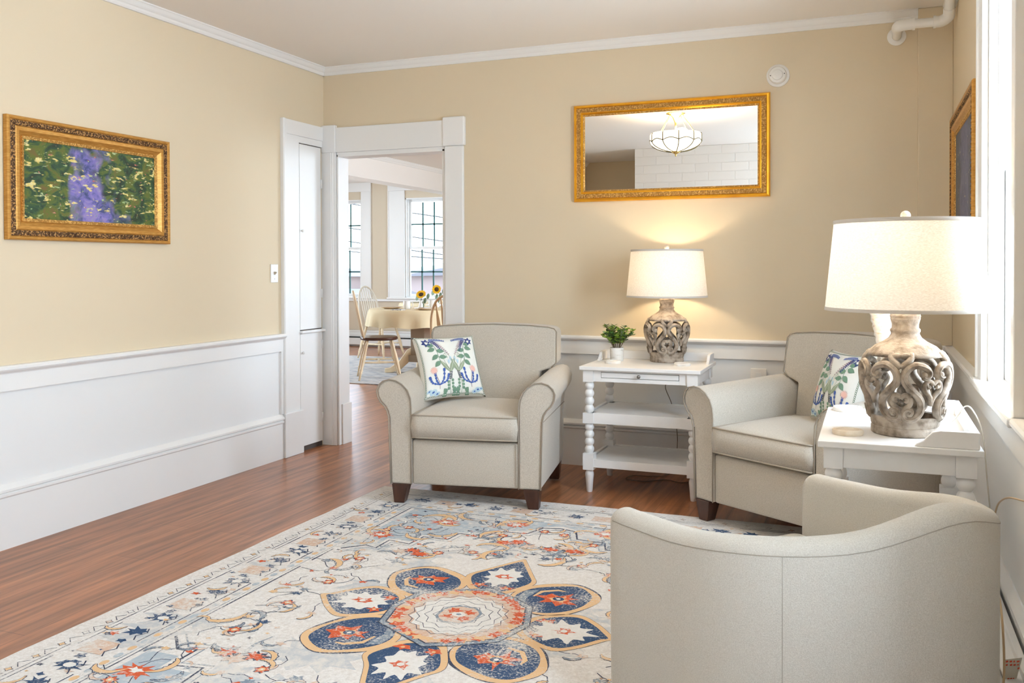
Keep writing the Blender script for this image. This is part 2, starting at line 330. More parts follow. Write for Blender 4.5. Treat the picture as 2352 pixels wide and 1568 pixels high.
struct(obj('wall_column', B(3.76, W, -.045, 0, 0, HC), MT['wall'], bevel=.004))
# baseboards, rails, panels and crown for left / back / right walls
BASE = [(0, 0), (-.020, 0), (-.020, .225), (-.026, .232), (-.026, .240), (-.018, .246), (-.030, .252), (-.030, .262), (-.016, .278), (-.010, .284), (0, .284)]
BOARD = [(0, .690), (-.016, .690), (-.016, .772), (0, .772)]
RAIL = [(0, .756), (-.018, .756), (-.022, .768), (-.028, .774), (-.036, .778), (-.042, .786), (-.042, .796), (-.036, .803), (0, .803)]
CROWN = [(0, 2.548), (-.014, 2.548), (-.020, 2.556), (-.024, 2.566), (-.030, 2.570), (-.036, 2.576), (-.046, 2.590), (-.052, 2.594), (-.052, 2.60), (0, 2.60)]
def run(name, prof, side, a, b, m='white', off=0.):
    bm = bmesh.new()
    if side == 'left': prism(bm, [(-d+off, z) for d, z in prof], 'y', a, b)
    elif side == 'back': prism(bm, [(d-off, z) for d, z in prof], 'x', a, b)
    elif side == 'right': prism(bm, [(W+d-off, z) for d, z in prof], 'y', a, b)
    elif side == 'far': prism(bm, [(6.8+d-off, z) for d, z in prof], 'x', a, b)
    return struct(obj(name, bm, MT[m]))
PANEL = [(0, .0), (-.005, .0), (-.005, .78), (0, .78)]
run('baseboard_left', BASE, 'left', -6.2, -.505); run('trim_1', RAIL, 'left', -6.2, -.49); run('trim_2', BOARD, 'left', -6.2, -.505, off=.005); run('trim_3', PANEL, 'left', -6.2, -.48, 'panel')
run('baseboard_back', BASE, 'back', 1.075, 3.76); run('trim_4', RAIL, 'back', 1.075, 3.76); run('trim_5', BOARD, 'back', 1.075, 3.76, off=.005); run('trim_6', PANEL, 'back', 1.075, 3.76, 'panel')
run('baseboard_right', BASE, 'right', -6.2, -.0); run('trim_7', RAIL, 'right', -1.485, -.0); run('trim_8', BOARD, 'right', -6.2, -.0, off=.005); run('trim_9', PANEL, 'right', -6.2, -.0, 'panel')
run('trim_10', RAIL, 'right', -3.85, -2.49)
bm = bmesh.new(); box(bm, 3.755, W, -.055, -.044, 0, .772); box(bm, 3.75, W, -.082, -.044, .772, .803); struct(obj('trim_11', bm, MT['white'], bevel=.006))
run('trim_12', CROWN, 'left', -6.2, 0); run('trim_13', CROWN, 'back', 0, 3.76); run('trim_14', CROWN, 'right', -6.2, -.045)
struct(obj('trim_15', B(.0, .018, -.520, -.482, .284, .77), MT['white'], bevel=.003))       # stile at the end of the left panel
# doorway casing to the dining room
d1 = thing('door_1', '', ''); del d1['label']; del d1['category']; struct(d1)
bm = bmesh.new(); prism(bm, [(.0, -.0), (.0, -.030), (.075, -.030), (.080, -.026), (.086, -.030), (.092, -.024), (.110, -.024), (.110, .10), (.1, .1), (.1, 0)], 'z', 0, 2.015); obj('casing', bm, MT['white'], d1, bevel=.002)
obj('casing', B(.940, 1.075, -.028, 0, 0, 2.015), MT['white'], d1, bevel=.008)
obj('header', B(.11, .935, -.026, 0, 2.015, 2.185), MT['white'], d1, bevel=.003)
obj('corner_block', B(.930, 1.086, -.036, 0, 2.015, 2.203), MT['white'], d1, bevel=.008)
obj('corner_block', B(.0, .112, -.036, 0, 2.015, 2.203), MT['white'], d1, bevel=.006)
bm = bmesh.new(); box(bm, .112, .124, -.012, .12, 0, 2.0); box(bm, .918, .940, -.012, .12, 0, 2.0); box(bm, .112, .94, -.012, .12, 1.985, 2.015); obj('jamb', bm, MT['white'], d1, bevel=.002)
bm = bmesh.new(); box(bm, .0, .118, .10, .125, 0, 2.1); box(bm, .93, 1.05, .10, .125, 0, 2.1); box(bm, 0, 1.05, .10, .125, 2.0, 2.12); obj('casing', bm, MT['white'], d1, bevel=.002)
obj('plinth', B(.112, .132, .02, .135, 0, .28), MT['white'], d1, bevel=.002)
# tall cupboard door in the left wall
d2 = thing('door_2', '', ''); del d2['label']; del d2['category']; struct(d2)
bm = bmesh.new(); prism(bm, [(0, -.497), (.024, -.497), (.030, -.490), (.030, -.478), (.022, -.470), (.022, -.455), (.014, -.448), (.014, -.31), (0, -.31)], 'z', .28, 2.19); obj('casing', bm, MT['white'], d2, bevel=.002)
obj('plinth', B(0, .034, -.500, -.300, 0, .285), MT['white'], d2, bevel=.003)
bm = bmesh.new(); box(bm, 0, .020, -.455, -.036, 2.095, 2.19); box(bm, 0, .013, -.33, -.036, 2.052, 2.095); obj('header', bm, MT['white'], d2, bevel=.003)
up_ = obj('door_panel', B(.001, .012, -.303, -.055, .812, 2.046), MT['white'], d2, bevel=.002)
lo_ = obj('door_panel', B(.001, .014, -.306, -.050, .035, .785), MT['white'], d2, bevel=.002)
obj('ledge', B(.0, .034, -.312, -.034, .786, .806), MT['white'], d2, bevel=.008, seg=3)
obj('gap', B(-.01, .002, -.31, -.04, .0, 2.06), MT['gap'], d2)
for par, z in ((up_, 1.47), (lo_, .66)):
    bm = bmesh.new(); lathe(bm, [(0, .022), (.008, .020), (.010, .014), (.004, .008), (.004, 0)], 16)
    k = obj('knob', bm, MT['white'], par, smooth=True, loc=(.012, -.29, z)); k.rotation_euler = (0, PI/2, 0)
for z in (1.80, 1.05, .70, .2):
    bm = bmesh.new(); tube(bm, [(.016, -.055, z-.03), (.016, -.055, z+.03)], .005); obj('hinge', bm, MT['white'], d2)

def window(idx, loc, rz, w_, z0, z1, cas, grille, out=.15, headtop=None, stool=True, casz=None):
    n = thing('window_%d' % idx, '', '', loc, rz); del n['label']; del n['category']; struct(n)
    h = w_/2; top = headtop or z1+cas
    bm = bmesh.new(); b0 = .80 if casz is None else casz
    for s in (-1, 1):
        a, b = sorted((s*h, s*(h+cas))); box(bm, a, b, -.022, 0, b0, top-.14 if headtop else top)
        a2, b2 = sorted((s*(h+cas-.012), s*(h+cas+.006))); box(bm, a2, b2, -.030, 0, b0, top-.14 if headtop else top)
    box(bm, -h-cas-.008, h+cas+.008, -.026, 0, z1 if not headtop else top-.14, top)
    obj('window_casing', bm, MT['white'], n, bevel=.003)
    bm = bmesh.new()
    for s in (-1, 1):
        a, b = sorted((s*h, s*(h-.02))); box(bm, a, b, 0, out, z0, z1)
        a, b = sorted((s*(h-.02), s*(h-.035))); box(bm, a, b, .03, .05, z0, z1)
    box(bm, -h, h, 0, out, z1-.02, z1); box(bm, -h, h, 0, out, z0, z0+.012); obj('window_jamb', bm, MT['white'], n, bevel=.002)
    if stool: obj('window_stool', B(-h-cas-.02, h+cas+.02, -.048, .05, z0-.025, z0+.003), MT['white'], n, bevel=.008, seg=3)
    zm = (z0+z1)/2
    for nm, y, a, b in (('upper_sash', .085, zm-.018, z1-.02), ('lower_sash', .052, z0+.012, zm+.018)):
        bm = bmesh.new(); q = h-.02; fw = .042
        box(bm, -q, -q+fw, y, y+.03, a, b); box(bm, q-fw, q, y, y+.03, a, b); box(bm, -q+fw, q-fw, y, y+.03, b-fw*.85, b); box(bm, -q+fw, q-fw, y, y+.03, a, a+fw)
        s = obj(nm, bm, MT['white'], n, bevel=.003)
        if grille:
            bm = bmesh.new(); iw = 2*(q-fw)
            for k in (1, 2): xx = -q+fw+iw*k/3; box(bm, xx-.011, xx+.011, y+.010, y+.022, a+fw, b-fw)
            zz = (a+b)/2; box(bm, -q+fw, q-fw, y+.010, y+.022, zz-.011, zz+.011)
            obj('muntins', bm, MT['muntin'], s)
        obj('glass', B(-q+fw-.004, q-fw+.004, y+.015, y+.018, a+fw-.004, b-fw+.004), MT['glass'], s)
    return n
MT['muntin'] = mat('backlit_muntin', (.02, .10, .09), .5)  # dark green, with backlit shade put into the colour
window(1, (W, -1.98, 0), -PI/2, .76, .80, 2.32, .125, False)
window(2, (W, -4.35, 0), -PI/2, .80, .80, 2.32, .125, False)

# ---------------------------------------------------------------- dining room shell
struct(obj('wall_dining_back', wall_bm(-5.2, 3.3, HC, .15, [(-3.05, -2.35, .76, 2.27), (-4.51, -3.81, .76, 2.27)]), MT['wall2'], loc=(0, 6.8, 0)))
struct(obj('wall_dining_left', wall_bm(.1, 7.0, HC, .15, [(2.9, 4.3, .8, 2.3)]), MT['wall2'], rz=PI/2, loc=(-5.2, 0, 0)))  # opening is added, unseen, to let light into the dining room
struct(obj('wall_dining_right', wall_bm(-7.0, -.1, HC, .15, [(-4.1, -2.3, .8, 2.3)]), MT['wall2'], rz=-PI/2, loc=(3.2, 0, 0)))  # unseen opening added here too, for more light in the dining room
struct(obj('wall_dining_front', B(-5.2, -.15, -.05, .1, 0, HC), MT['wall2']))
struct(obj('trim_16', B(-2.40, -2.15, .1, 6.8, 2.30, HC), MT['ceil']))               # dropped beam
struct(obj('trim_17', B(-5.2, -2.40, .1, 6.8, 2.53, HC-.001), MT['ceil']))           # lower alcove ceiling
bm = bmesh.new(); prism(bm, [(-2.15-d, z) for d, z in CROWN], 'y', .1, 6.8); struct(obj('trim_18', bm, MT['white']))
window(3, (-2.70, 6.8, 0), 0, .70, .76, 2.27, .28, True, headtop=2.525, casz=.76)
window(4, (-4.16, 6.8, 0), 0, .70, .76, 2.27, .17, True, headtop=2.53, casz=.76)
bm = bmesh.new(); box(bm, -5.2, 3.2, 6.775, 6.8, 0, .25); box(bm, -5.2, 3.2, 6.765, 6.8, .225, .25); struct(obj('baseboard_dining', bm, MT['white'], bevel=.004))
struct(obj('trim_19', B(-5.2, 3.2, 6.77, 6.8, .70, .735), MT['white'], bevel=.004))
hh = thing('baseboard_heater', 'long cream baseboard heater under the dining room windows', 'heater', (-3, 6.77, 0))
obj('cover', B(-2.1, 5.9, -.065, 0, .03, .135), MT['white'], hh, bevel=.006); obj('slot', B(-2.1, 5.9, -.05, -.0, .135, .155), MT['dark'], hh); obj('back_plate', B(-2.1, 5.9, -.03, -.0, .155, .19), MT['white'], hh, bevel=.003)

# ---------------------------------------------------------------- fixed things in the living room
t = thing('baseboard_heater', 'white baseboard heater with black slots along the window wall', 'heater', (W, -2.9, 0))
obj('back_plate', B(-.05, -.031, -1.6, 1.5, .03, .225), MT['white'], t, bevel=.002)
obj('slot', B(-.085, -.05, -1.6, 1.5, .05, .195), MT['dark'], t)
obj('cover', B(-.105, -.085, -1.6, 1.5, .03, .120), MT['white'], t, bevel=.006)
obj('damper', B(-.100, -.082, -1.6, 1.5, .140, .172), MT['white'], t, bevel=.003)
obj('top_lip', B(-.092, -.03, -1.6, 1.5, .196, .206), MT['white'], t, bevel=.003)
# light switch
t = thing('light_switch', 'white toggle light switch on the left wall beside the cupboard door', 'switch', (0, -.57, 1.19))
obj('plate', B(0, .006, -.037, .037, -.058, .058), MT['plastic'], t, bevel=.003)
bm = bmesh.new(); prism(bm, [(0, -.010), (.016, .004), (.016, .010), (0, .012)], 'y', -.005, .005); obj('toggle', bm, mat('toggle_ivory', (.45, .38, .28), .4), t, loc=(.005, 0, 0))
for z in (-.035, .035):
    bm = bmesh.new(); tube(bm, [(.004, 0, z), (.0075, 0, z)], .003); obj('screw', bm, MT['metal'], t)
# wall outlet behind chair
t = thing('wall_outlet', 'pale wall outlet low on the back wall left of the far right armchair', 'outlet', (2.93, -.012, .58))
obj('plate', B(-.045, .045, -.006, 0, -.06, .06), MT['plastic'], t, bevel=.003)
for z in (-.022, .022): obj('socket', B(-.015, .015, -.008, -.005, z-.014, z+.014), MT['white'], t, bevel=.003)
t = thing('wall_outlet', 'dark plug-in outlet strip on the back baseboard behind the side table', 'outlet', (2.66, -.034, .30))
obj('plate', B(-.04, .05, -.02, 0, -.05, .05), mat('grey_outlet', (.10, .085, .08), .5, noise=((.35, .33, .33), 40, (1, 1, 2), .5, .6)), t, bevel=.004)
for z in (-.02, .02): obj('socket', B(-.02, .02, -.024, -.018, z-.012, z+.012), MT['dark'], t, bevel=.002)
# smoke detector
t = thing('smoke_detector', 'round white smoke detector on the wall above the gold mirror', 'smoke detector', (3.035, 0, 2.308))
bm = bmesh.new(); lathe(bm, [(0, 0), (.064, 0), (.064, .008), (.058, .013), (.050, .014)], 40); o = obj('base', bm, MT['plastic'], t, smooth=True, auto=True); o.rotation_euler = (PI/2, 0, 0)
bm = bmesh.new(); lathe(bm, [(.050, .012), (.049, .028), (.044, .036), (.03, .038)], 40); lathe(bm, [(.030, .036), (.029, .045), (.024, .048), (0, .049)], 40); o = obj('cover', bm, MT['plastic'], t, smooth=True, auto=True); o.rotation_euler = (PI/2, 0, 0)
for x, z in ((-.038, -.003), (.038, .004)):
    bm = bmesh.new(); tube(bm, [(x, -.036, z), (x, -.0395, z)], .0028); obj('vent_hole', bm, MT['dark'], t)
# heating pipe in the corner
t = thing('heating_pipe', 'white painted pipe with elbows near the ceiling in the right corner', 'pipe', (3.655, 0, 2.47))
bm = bmesh.new(); lathe(bm, [(0.02, 0), (.048, 0), (.048, .006), (.04, .011), (.024, .012)], 36); o = obj('flange', bm, MT['plastic'], t, smooth=True, auto=True); o.rotation_euler = (PI/2, 0, 0)
bm = bmesh.new()
path = spline([(0, 0, 0), (0, -.10, 0), (0, -.20, 0), (.01, -.235, .0), (.045, -.25, 0), (.10, -.25, 0), (.17, -.25, 0), (.215, -.255, .004), (.235, -.275, .018), (.237, -.30, .05), (.237, -.40, .13)], 6)
tube(bm, path, .0235, 20); obj('pipe_run', bm, MT['plastic'], t, smooth=True)
bm = bmesh.new(); tube(bm, spline([(0, -.17, 0), (0, -.20, 0), (.01, -.235, 0), (.045, -.25, 0), (.075, -.25, 0)], 6), .029, 20); obj('elbow', bm, MT['plastic'], t, smooth=True)
bm = bmesh.new(); tube(bm, spline([(.17, -.25, 0), (.205, -.252, .001), (.235, -.272, .018), (.237, -.30, .05)], 6), .029, 20); obj('elbow', bm, MT['plastic'], t, smooth=True)
for x in (.075, .172):
    bm = bmesh.new(); tube(bm, [(x-.006, -.25, 0), (x+.006, -.25, 0)], .032, 24); obj('collar', bm, MT['plastic'], t, smooth=True, auto=True)

# picture frames: built in local x-z plane, front toward -y
def frame_bm(w_, h_, prof):
    """prof: list of (inset, height); mitred rectangular frame"""
    bm = bmesh.new(); rings = []
    for ins, ht in prof:
        a, b = w_/2-ins, h_/2-ins
        rings.append([bm.verts.new(p) for p in ((-a, -ht, -b), (a, -ht, -b), (a, -ht, b), (-a, -ht, b))])
    for r0, r1 in zip(rings, rings[1:]):
        for i in range(4): bm.faces.new((r0[i], r0[(i+1) % 4], r1[(i+1) % 4], r1[i]))
    return bm
def beads(bm, w_, h_, ins, ht, r, step):
    a, b = w_/2-ins, h_/2-ins
    def ball(x, z):
        bmesh.ops.create_icosphere(bm, subdivisions=1, radius=r, matrix=Matrix.Translation((x, -ht, z)))
    n = int(2*a/step); m = int(2*b/step)
    for i in range(n+1):
        for s in (-1, 1): ball(-a+2*a*i/n, s*b)
    for i in range(1, m):
        for s in (-1, 1): ball(s*a, -b+2*b*i/m)
def ropes(bm, w_, h_, ins, ht, width, step, r):
    a, b = w_/2-ins, h_/2-ins
    n = int(2*a/step); m = int(2*b/step); q = width/2
    for i in range(n):
        x = -a+2*a*(i+.5)/n
        for s in (-1, 1): tube(bm, spline([(x-step*.35, -ht, s*b-q), (x+step*.1, -ht-r*.5, s*b-q*.2), (x-step*.1, -ht-r*.5, s*b+q*.3), (x+step*.35, -ht, s*b+q)], 2), r, 5)
    for i in range(m):
        z = -b+2*b*(i+.5)/m
        for s in (-1, 1): tube(bm, spline([(s*a-q, -ht, z-step*.35), (s*a-q*.2, -ht-r*.5, z+step*.1), (s*a+q*.3, -ht-r*.5, z-step*.1), (s*a+q, -ht, z+step*.35)], 2), r, 5)
def painting(name, label, loc, rz, w_, h_, canvas):
    t = thing(name, label, 'painting', loc, rz)
    fo = obj('frame', frame_bm(w_, h_, [(0, 0), (0, .022), (.006, .028), (.014, .026), (.018, .021)]), MT['goldw'], t)
    cv = frame_bm(w_, h_, [(.018, .021), (.022, .024), (.040, .024), (.043, .020)]); ropes(cv, w_, h_, .031, .025, .014, .021, .0026); obj('carved_band', cv, MT['brown'], t, smooth=False)
    obj('inner_frame', frame_bm(w_, h_, [(.043, .020), (.048, .024), (.062, .022), (.074, .013), (.082, .008)]), MT['goldw'], t)
    bd = frame_bm(w_, h_, [(.082, .008), (.083, .014), (.096, .010), (.098, .005)]); beads(bd, w_, h_, .089, .0125, .0024, .0085); obj('beaded_edge', bd, MT['goldd'], t)
    obj('canvas', B(-w_/2+.097, w_/2-.097, -.006, -.0005, -h_/2+.097, h_/2-.097), canvas, t)
    return t
pm1 = painting_mat('brushy_green_violet_canvas', [(.35, (.015, .022, .012)), (.46, (.02, .07, .03)), (.55, (.10, .14, .02)), (.68, (.16, .10, .03))], [(.35, (.05, .07, .20)), (.5, (.20, .17, .48)), (.62, (.30, .24, .48)), (.72, (.12, .26, .30))], .10,
    [(17, (1, 1, 2.6), .60, .66, [(.4, (.70, .52, .10)), (.6, (.72, .66, .36))], 3), (22, (1, 1, 2.2), .63, .69, [(.4, (.28, .42, .16)), (.6, (.55, .60, .38))], 12), (26, (1, 1, 2), .68, .72, [(.4, (.45, .05, .06)), (.6, (.70, .30, .25))], 21)], 3.1, .02)
pm2 = painting_mat('dusky_blue_canvas', [(.35, (.03, .05, .07)), (.48, (.06, .08, .13)), (.66, (.10, .10, .10))], [(.35, (.06, .08, .17)), (.6, (.14, .15, .27))], .2,
    [(20, (1, 1, 1.6), .66, .72, [(.4, (.40, .38, .24)), (.6, (.52, .46, .33))], 4)], 8., 0.)
painting('framed_painting', 'green and violet oil painting in a carved gold frame on the left wall', (.003, -2.000, 1.629), PI/2, .985, .548, pm1)
painting('framed_painting', 'dark blue painting in a gold frame by the window, seen edge on', (W-.003, -.78, 1.62), -PI/2, 1.10, .70, pm2)
# mirror
t = thing('wall_mirror', 'wide wall mirror in an ornate bright gold frame above the lamp', 'mirror', (2.408, -.002, 1.921))
mw, mh = 1.17, .592
obj('frame', frame_bm(mw, mh, [(0, 0), (0, .014), (.006, .026), (.016, .028), (.020, .023)]), MT['gold'], t)
bm = frame_bm(mw, mh, [(.020, .023), (.022, .021), (.046, .021), (.047, .024)]); ropes(bm, mw, mh, .034, .0225, .018, .014, .0024); obj('relief_band', bm, MT['goldd'], t)
obj('inner_frame', frame_bm(mw, mh, [(.047, .024), (.052, .026), (.058, .019), (.060, .017)]), MT['gold'], t)
bm = frame_bm(mw, mh, [(.060, .016), (.068, .012), (.070, .006)]); beads(bm, mw, mh, .0635, .0145, .0024, .0085); obj('beaded_edge', bm, MT['goldd'], t)
obj('mirror_glass', B(-mw/2+.069, mw/2-.069, -.006, -.0005, -mh/2+.069, mh/2-.069), MT['mirror'], t)

# ceiling lights: one seen in the mirror, one added out of view
def ceiling_light(loc, label, s=1., watts=11):
    t = thing('ceiling_light', label, 'ceiling light', loc)
    bm = bmesh.new(); lathe(bm, [(0, 0), (.088, 0), (.086, -.010), (.05, -.022), (.03, -.045), (.012, -.085), (.009, -.10), (.009, -.20), (0, -.20)], 32); obj('canopy', bm, MT['brass'], t, smooth=True)
    for k in range(4):
        a = k*PI/2+.45; bm = bmesh.new(); c, s_ = math.cos(a), math.sin(a)
        tube(bm, [(.075*c, .075*s_, -.02), (.09*c, .09*s_, -.045), (.205*c, .205*s_, -.195)], .0045, 6); obj('support_rod', bm, MT['brass'], t, smooth=True)
    N = 10; bm = bmesh.new(); seg = 60
    l = bpy.data.lights.new('ceiling_bulb', 'POINT'); l.energy = watts; l.color = (1, .85, .66); l.shadow_soft_size = .08
    lo = bpy.data.objects.new('ceiling_bulb', l); COL.objects.link(lo); lo.location = Vector(loc)+Vector((.05, 0, -.215))
    lathe(bm, [(.218, -.185), (.228, -.20), (.228, -.262), (.218, -.282), (.17, -.315), (.10, -.338), (.045, -.346), (.0, -.347)], seg)
    obj('glass_bowl', bm, MT['bowl'], t, smooth=True)
    bm = bmesh.new()
    for k in range(N):
        a = 2*PI*k/N; a2 = 2*PI*(k+1)/N
        P = lambda r, an, z: (r*math.cos(an), r*math.sin(an), z)
        tube(bm, [P(.224, a, -.186), P(.2305, a, -.20), P(.2305, a, -.266)], .0042, 6)
        tube(bm, spline([P(.2305, a, -.266), P(.2305, (a*.75+a2*.25), -.252), P(.2305, (a+a2)/2, -.246), P(.2305, (a*.25+a2*.75), -.252), P(.2305, a2, -.266)], 4), .0042, 6)
        tube(bm, spline([P(.2305, a, -.266), P(.20, a, -.302), P(.13, a, -.334), P(.045, a, -.35)], 4), .0042, 6)
    obj('leading', bm, MT['lead'], t)
    bm = bmesh.new(); lathe(bm, [(.04, -.345), (.042, -.352), (.025, -.362), (.010, -.370), (.007, -.380), (.009, -.386), (0, -.392)], 24); obj('finial', bm, MT['brass'], t, smooth=True)
    return t
ceiling_light((1.90, -2.74, HC), 'opal glass bowl ceiling light with brass rods reflected in the mirror')
ceiling_light((1.2, 3.4, HC), 'added unseen bowl ceiling light brightening the dining room', watts=45)  # added lamp, hidden from view, to brighten the dining room

# ================================================================ 2D pattern drawing (faces live in the part's own mesh)
class Pat:
    def __init__(s, mapf, step=None): s.f = mapf; s.step = step; s.items = []; s.l = 0
    def poly(s, pts, mi): s.items.append(([tuple(p) for p in pts], mi, s.l+(len(s.items) % 40)*.02))
    def stroke(s, pts, w_, mi, closed=False):
        n = len(pts); P = [Vector(p) for p in pts]; w0 = w_ if isinstance(w_, (list, tuple)) else [w_]*n
        nn = []
        for i in range(n):
            d = (P[(i+1) % n]-P[i-1]) if closed else (P[min(i+1, n-1)]-P[max(i-1, 0)])
            if d.length < 1e-9: d = Vector((1, 0))
            d.normalize(); nn.append(Vector((-d.y, d.x)))
        for i in range(n if closed else n-1):
            j = (i+1) % n
            s.poly([P[i]+nn[i]*w0[i]/2, P[i]-nn[i]*w0[i]/2, P[j]-nn[j]*w0[j]/2, P[j]+nn[j]*w0[j]/2], mi)
    def ell(s, x, y, a, b, mi, rot=0, n=12):
        c, q = math.cos(rot), math.sin(rot)
        s.poly([(x+a*math.cos(t)*c-b*math.sin(t)*q, y+a*math.cos(t)*q+b*math.sin(t)*c) for t in [2*PI*i/n for i in range(n)]], mi)
    def leaf(s, x, y, L, wd, ang, mi, n=6):
        c, q = math.cos(ang), math.sin(ang); pts = []
        for i in range(n+1): t = i/n; pts.append((t*L, wd/2*math.sin(PI*t**.8)))
        for i in range(n-1, 0, -1): t = i/n; pts.append((t*L, -wd/2*math.sin(PI*t**.8)))
        s.poly([(x+a*c-b*q, y+a*q+b*c) for a, b in pts], mi)
    def star(s, x, y, r1, r2, k, mi, rot=0, sq=1.):
        s.poly([(x+(r1 if i % 2 == 0 else r2)*math.cos(rot+PI*i/k), y+sq*(r1 if i % 2 == 0 else r2)*math.sin(rot+PI*i/k)) for i in range(2*k)], mi)
    def emit(s, bm):
        for pts, mi, l in s.items:
            t = bmesh.new()
            tv = [t.verts.new((p[0], p[1], 0)) for p in pts]
            if len(pts) <= 4: tris = [(0, 1, 2), (0, 2, 3)] if len(pts) == 4 else [(0, 1, 2)]
            else: tris = tessellate_polygon([[Vector((p[0], p[1], 0)) for p in pts]])
            for tr in tris:
                try: t.faces.new([tv[q] for q in tr])
                except ValueError: pass
            t.normal_update()
            for q in t.faces:
                if q.normal.z < 0: q.normal_flip()
            if s.step:
                for _ in range(3):
                    es = [e for e in t.edges if e.calc_length() > s.step]
                    if not es: break
                    bmesh.ops.subdivide_edges(t, edges=es, cuts=1)
                bmesh.ops.triangulate(t, faces=t.faces[:])
            vm = {v: bm.verts.new(s.f(v.co.x, v.co.y, l)) for v in t.verts}
            for f in t.faces:
                try: g = bm.faces.new([vm[v] for v in f.verts]); g.material_index = mi
                except ValueError: pass
            t.free()

# ================================================================ RUG
RX, RY = 2.19, -2.49; RW, RL = 1.18, 1.55
cream = (.70, .66, .61)
RM = [weave('cream_rug_pile', (.62, .575, .53), (.76, .73, .695), 160, .5),
      worn('rug_navy', (.045, .085, .165), cream, 110, .50, .63), worn('rug_gold', (.72, .48, .27), cream, 90, .54, .70), worn('rug_rust', (.62, .12, .05), cream, 80, .50, .64),
      worn('rug_greyblue', (.22, .27, .33), cream, 90, .46, .64), worn('rug_line', (.06, .07, .11), cream, 120, .50, .68), worn('rug_paleblue', (.42, .48, .53), cream, 40, .46, .70), worn('rug_peach', (.64, .45, .34), cream, 70, .44, .66),
      worn('rug_cloud', (.50, .52, .54), cream, 30, .40, .62),
      weave('cream_ivory_pile', (.68, .65, .60), (.77, .745, .71), 150, .4)]
NAVY, GOLD, RUST, GREY, LINE, PBLUE, PEACH, CLOUD, IVORY = 1, 2, 3, 4, 5, 6, 7, 8, 9
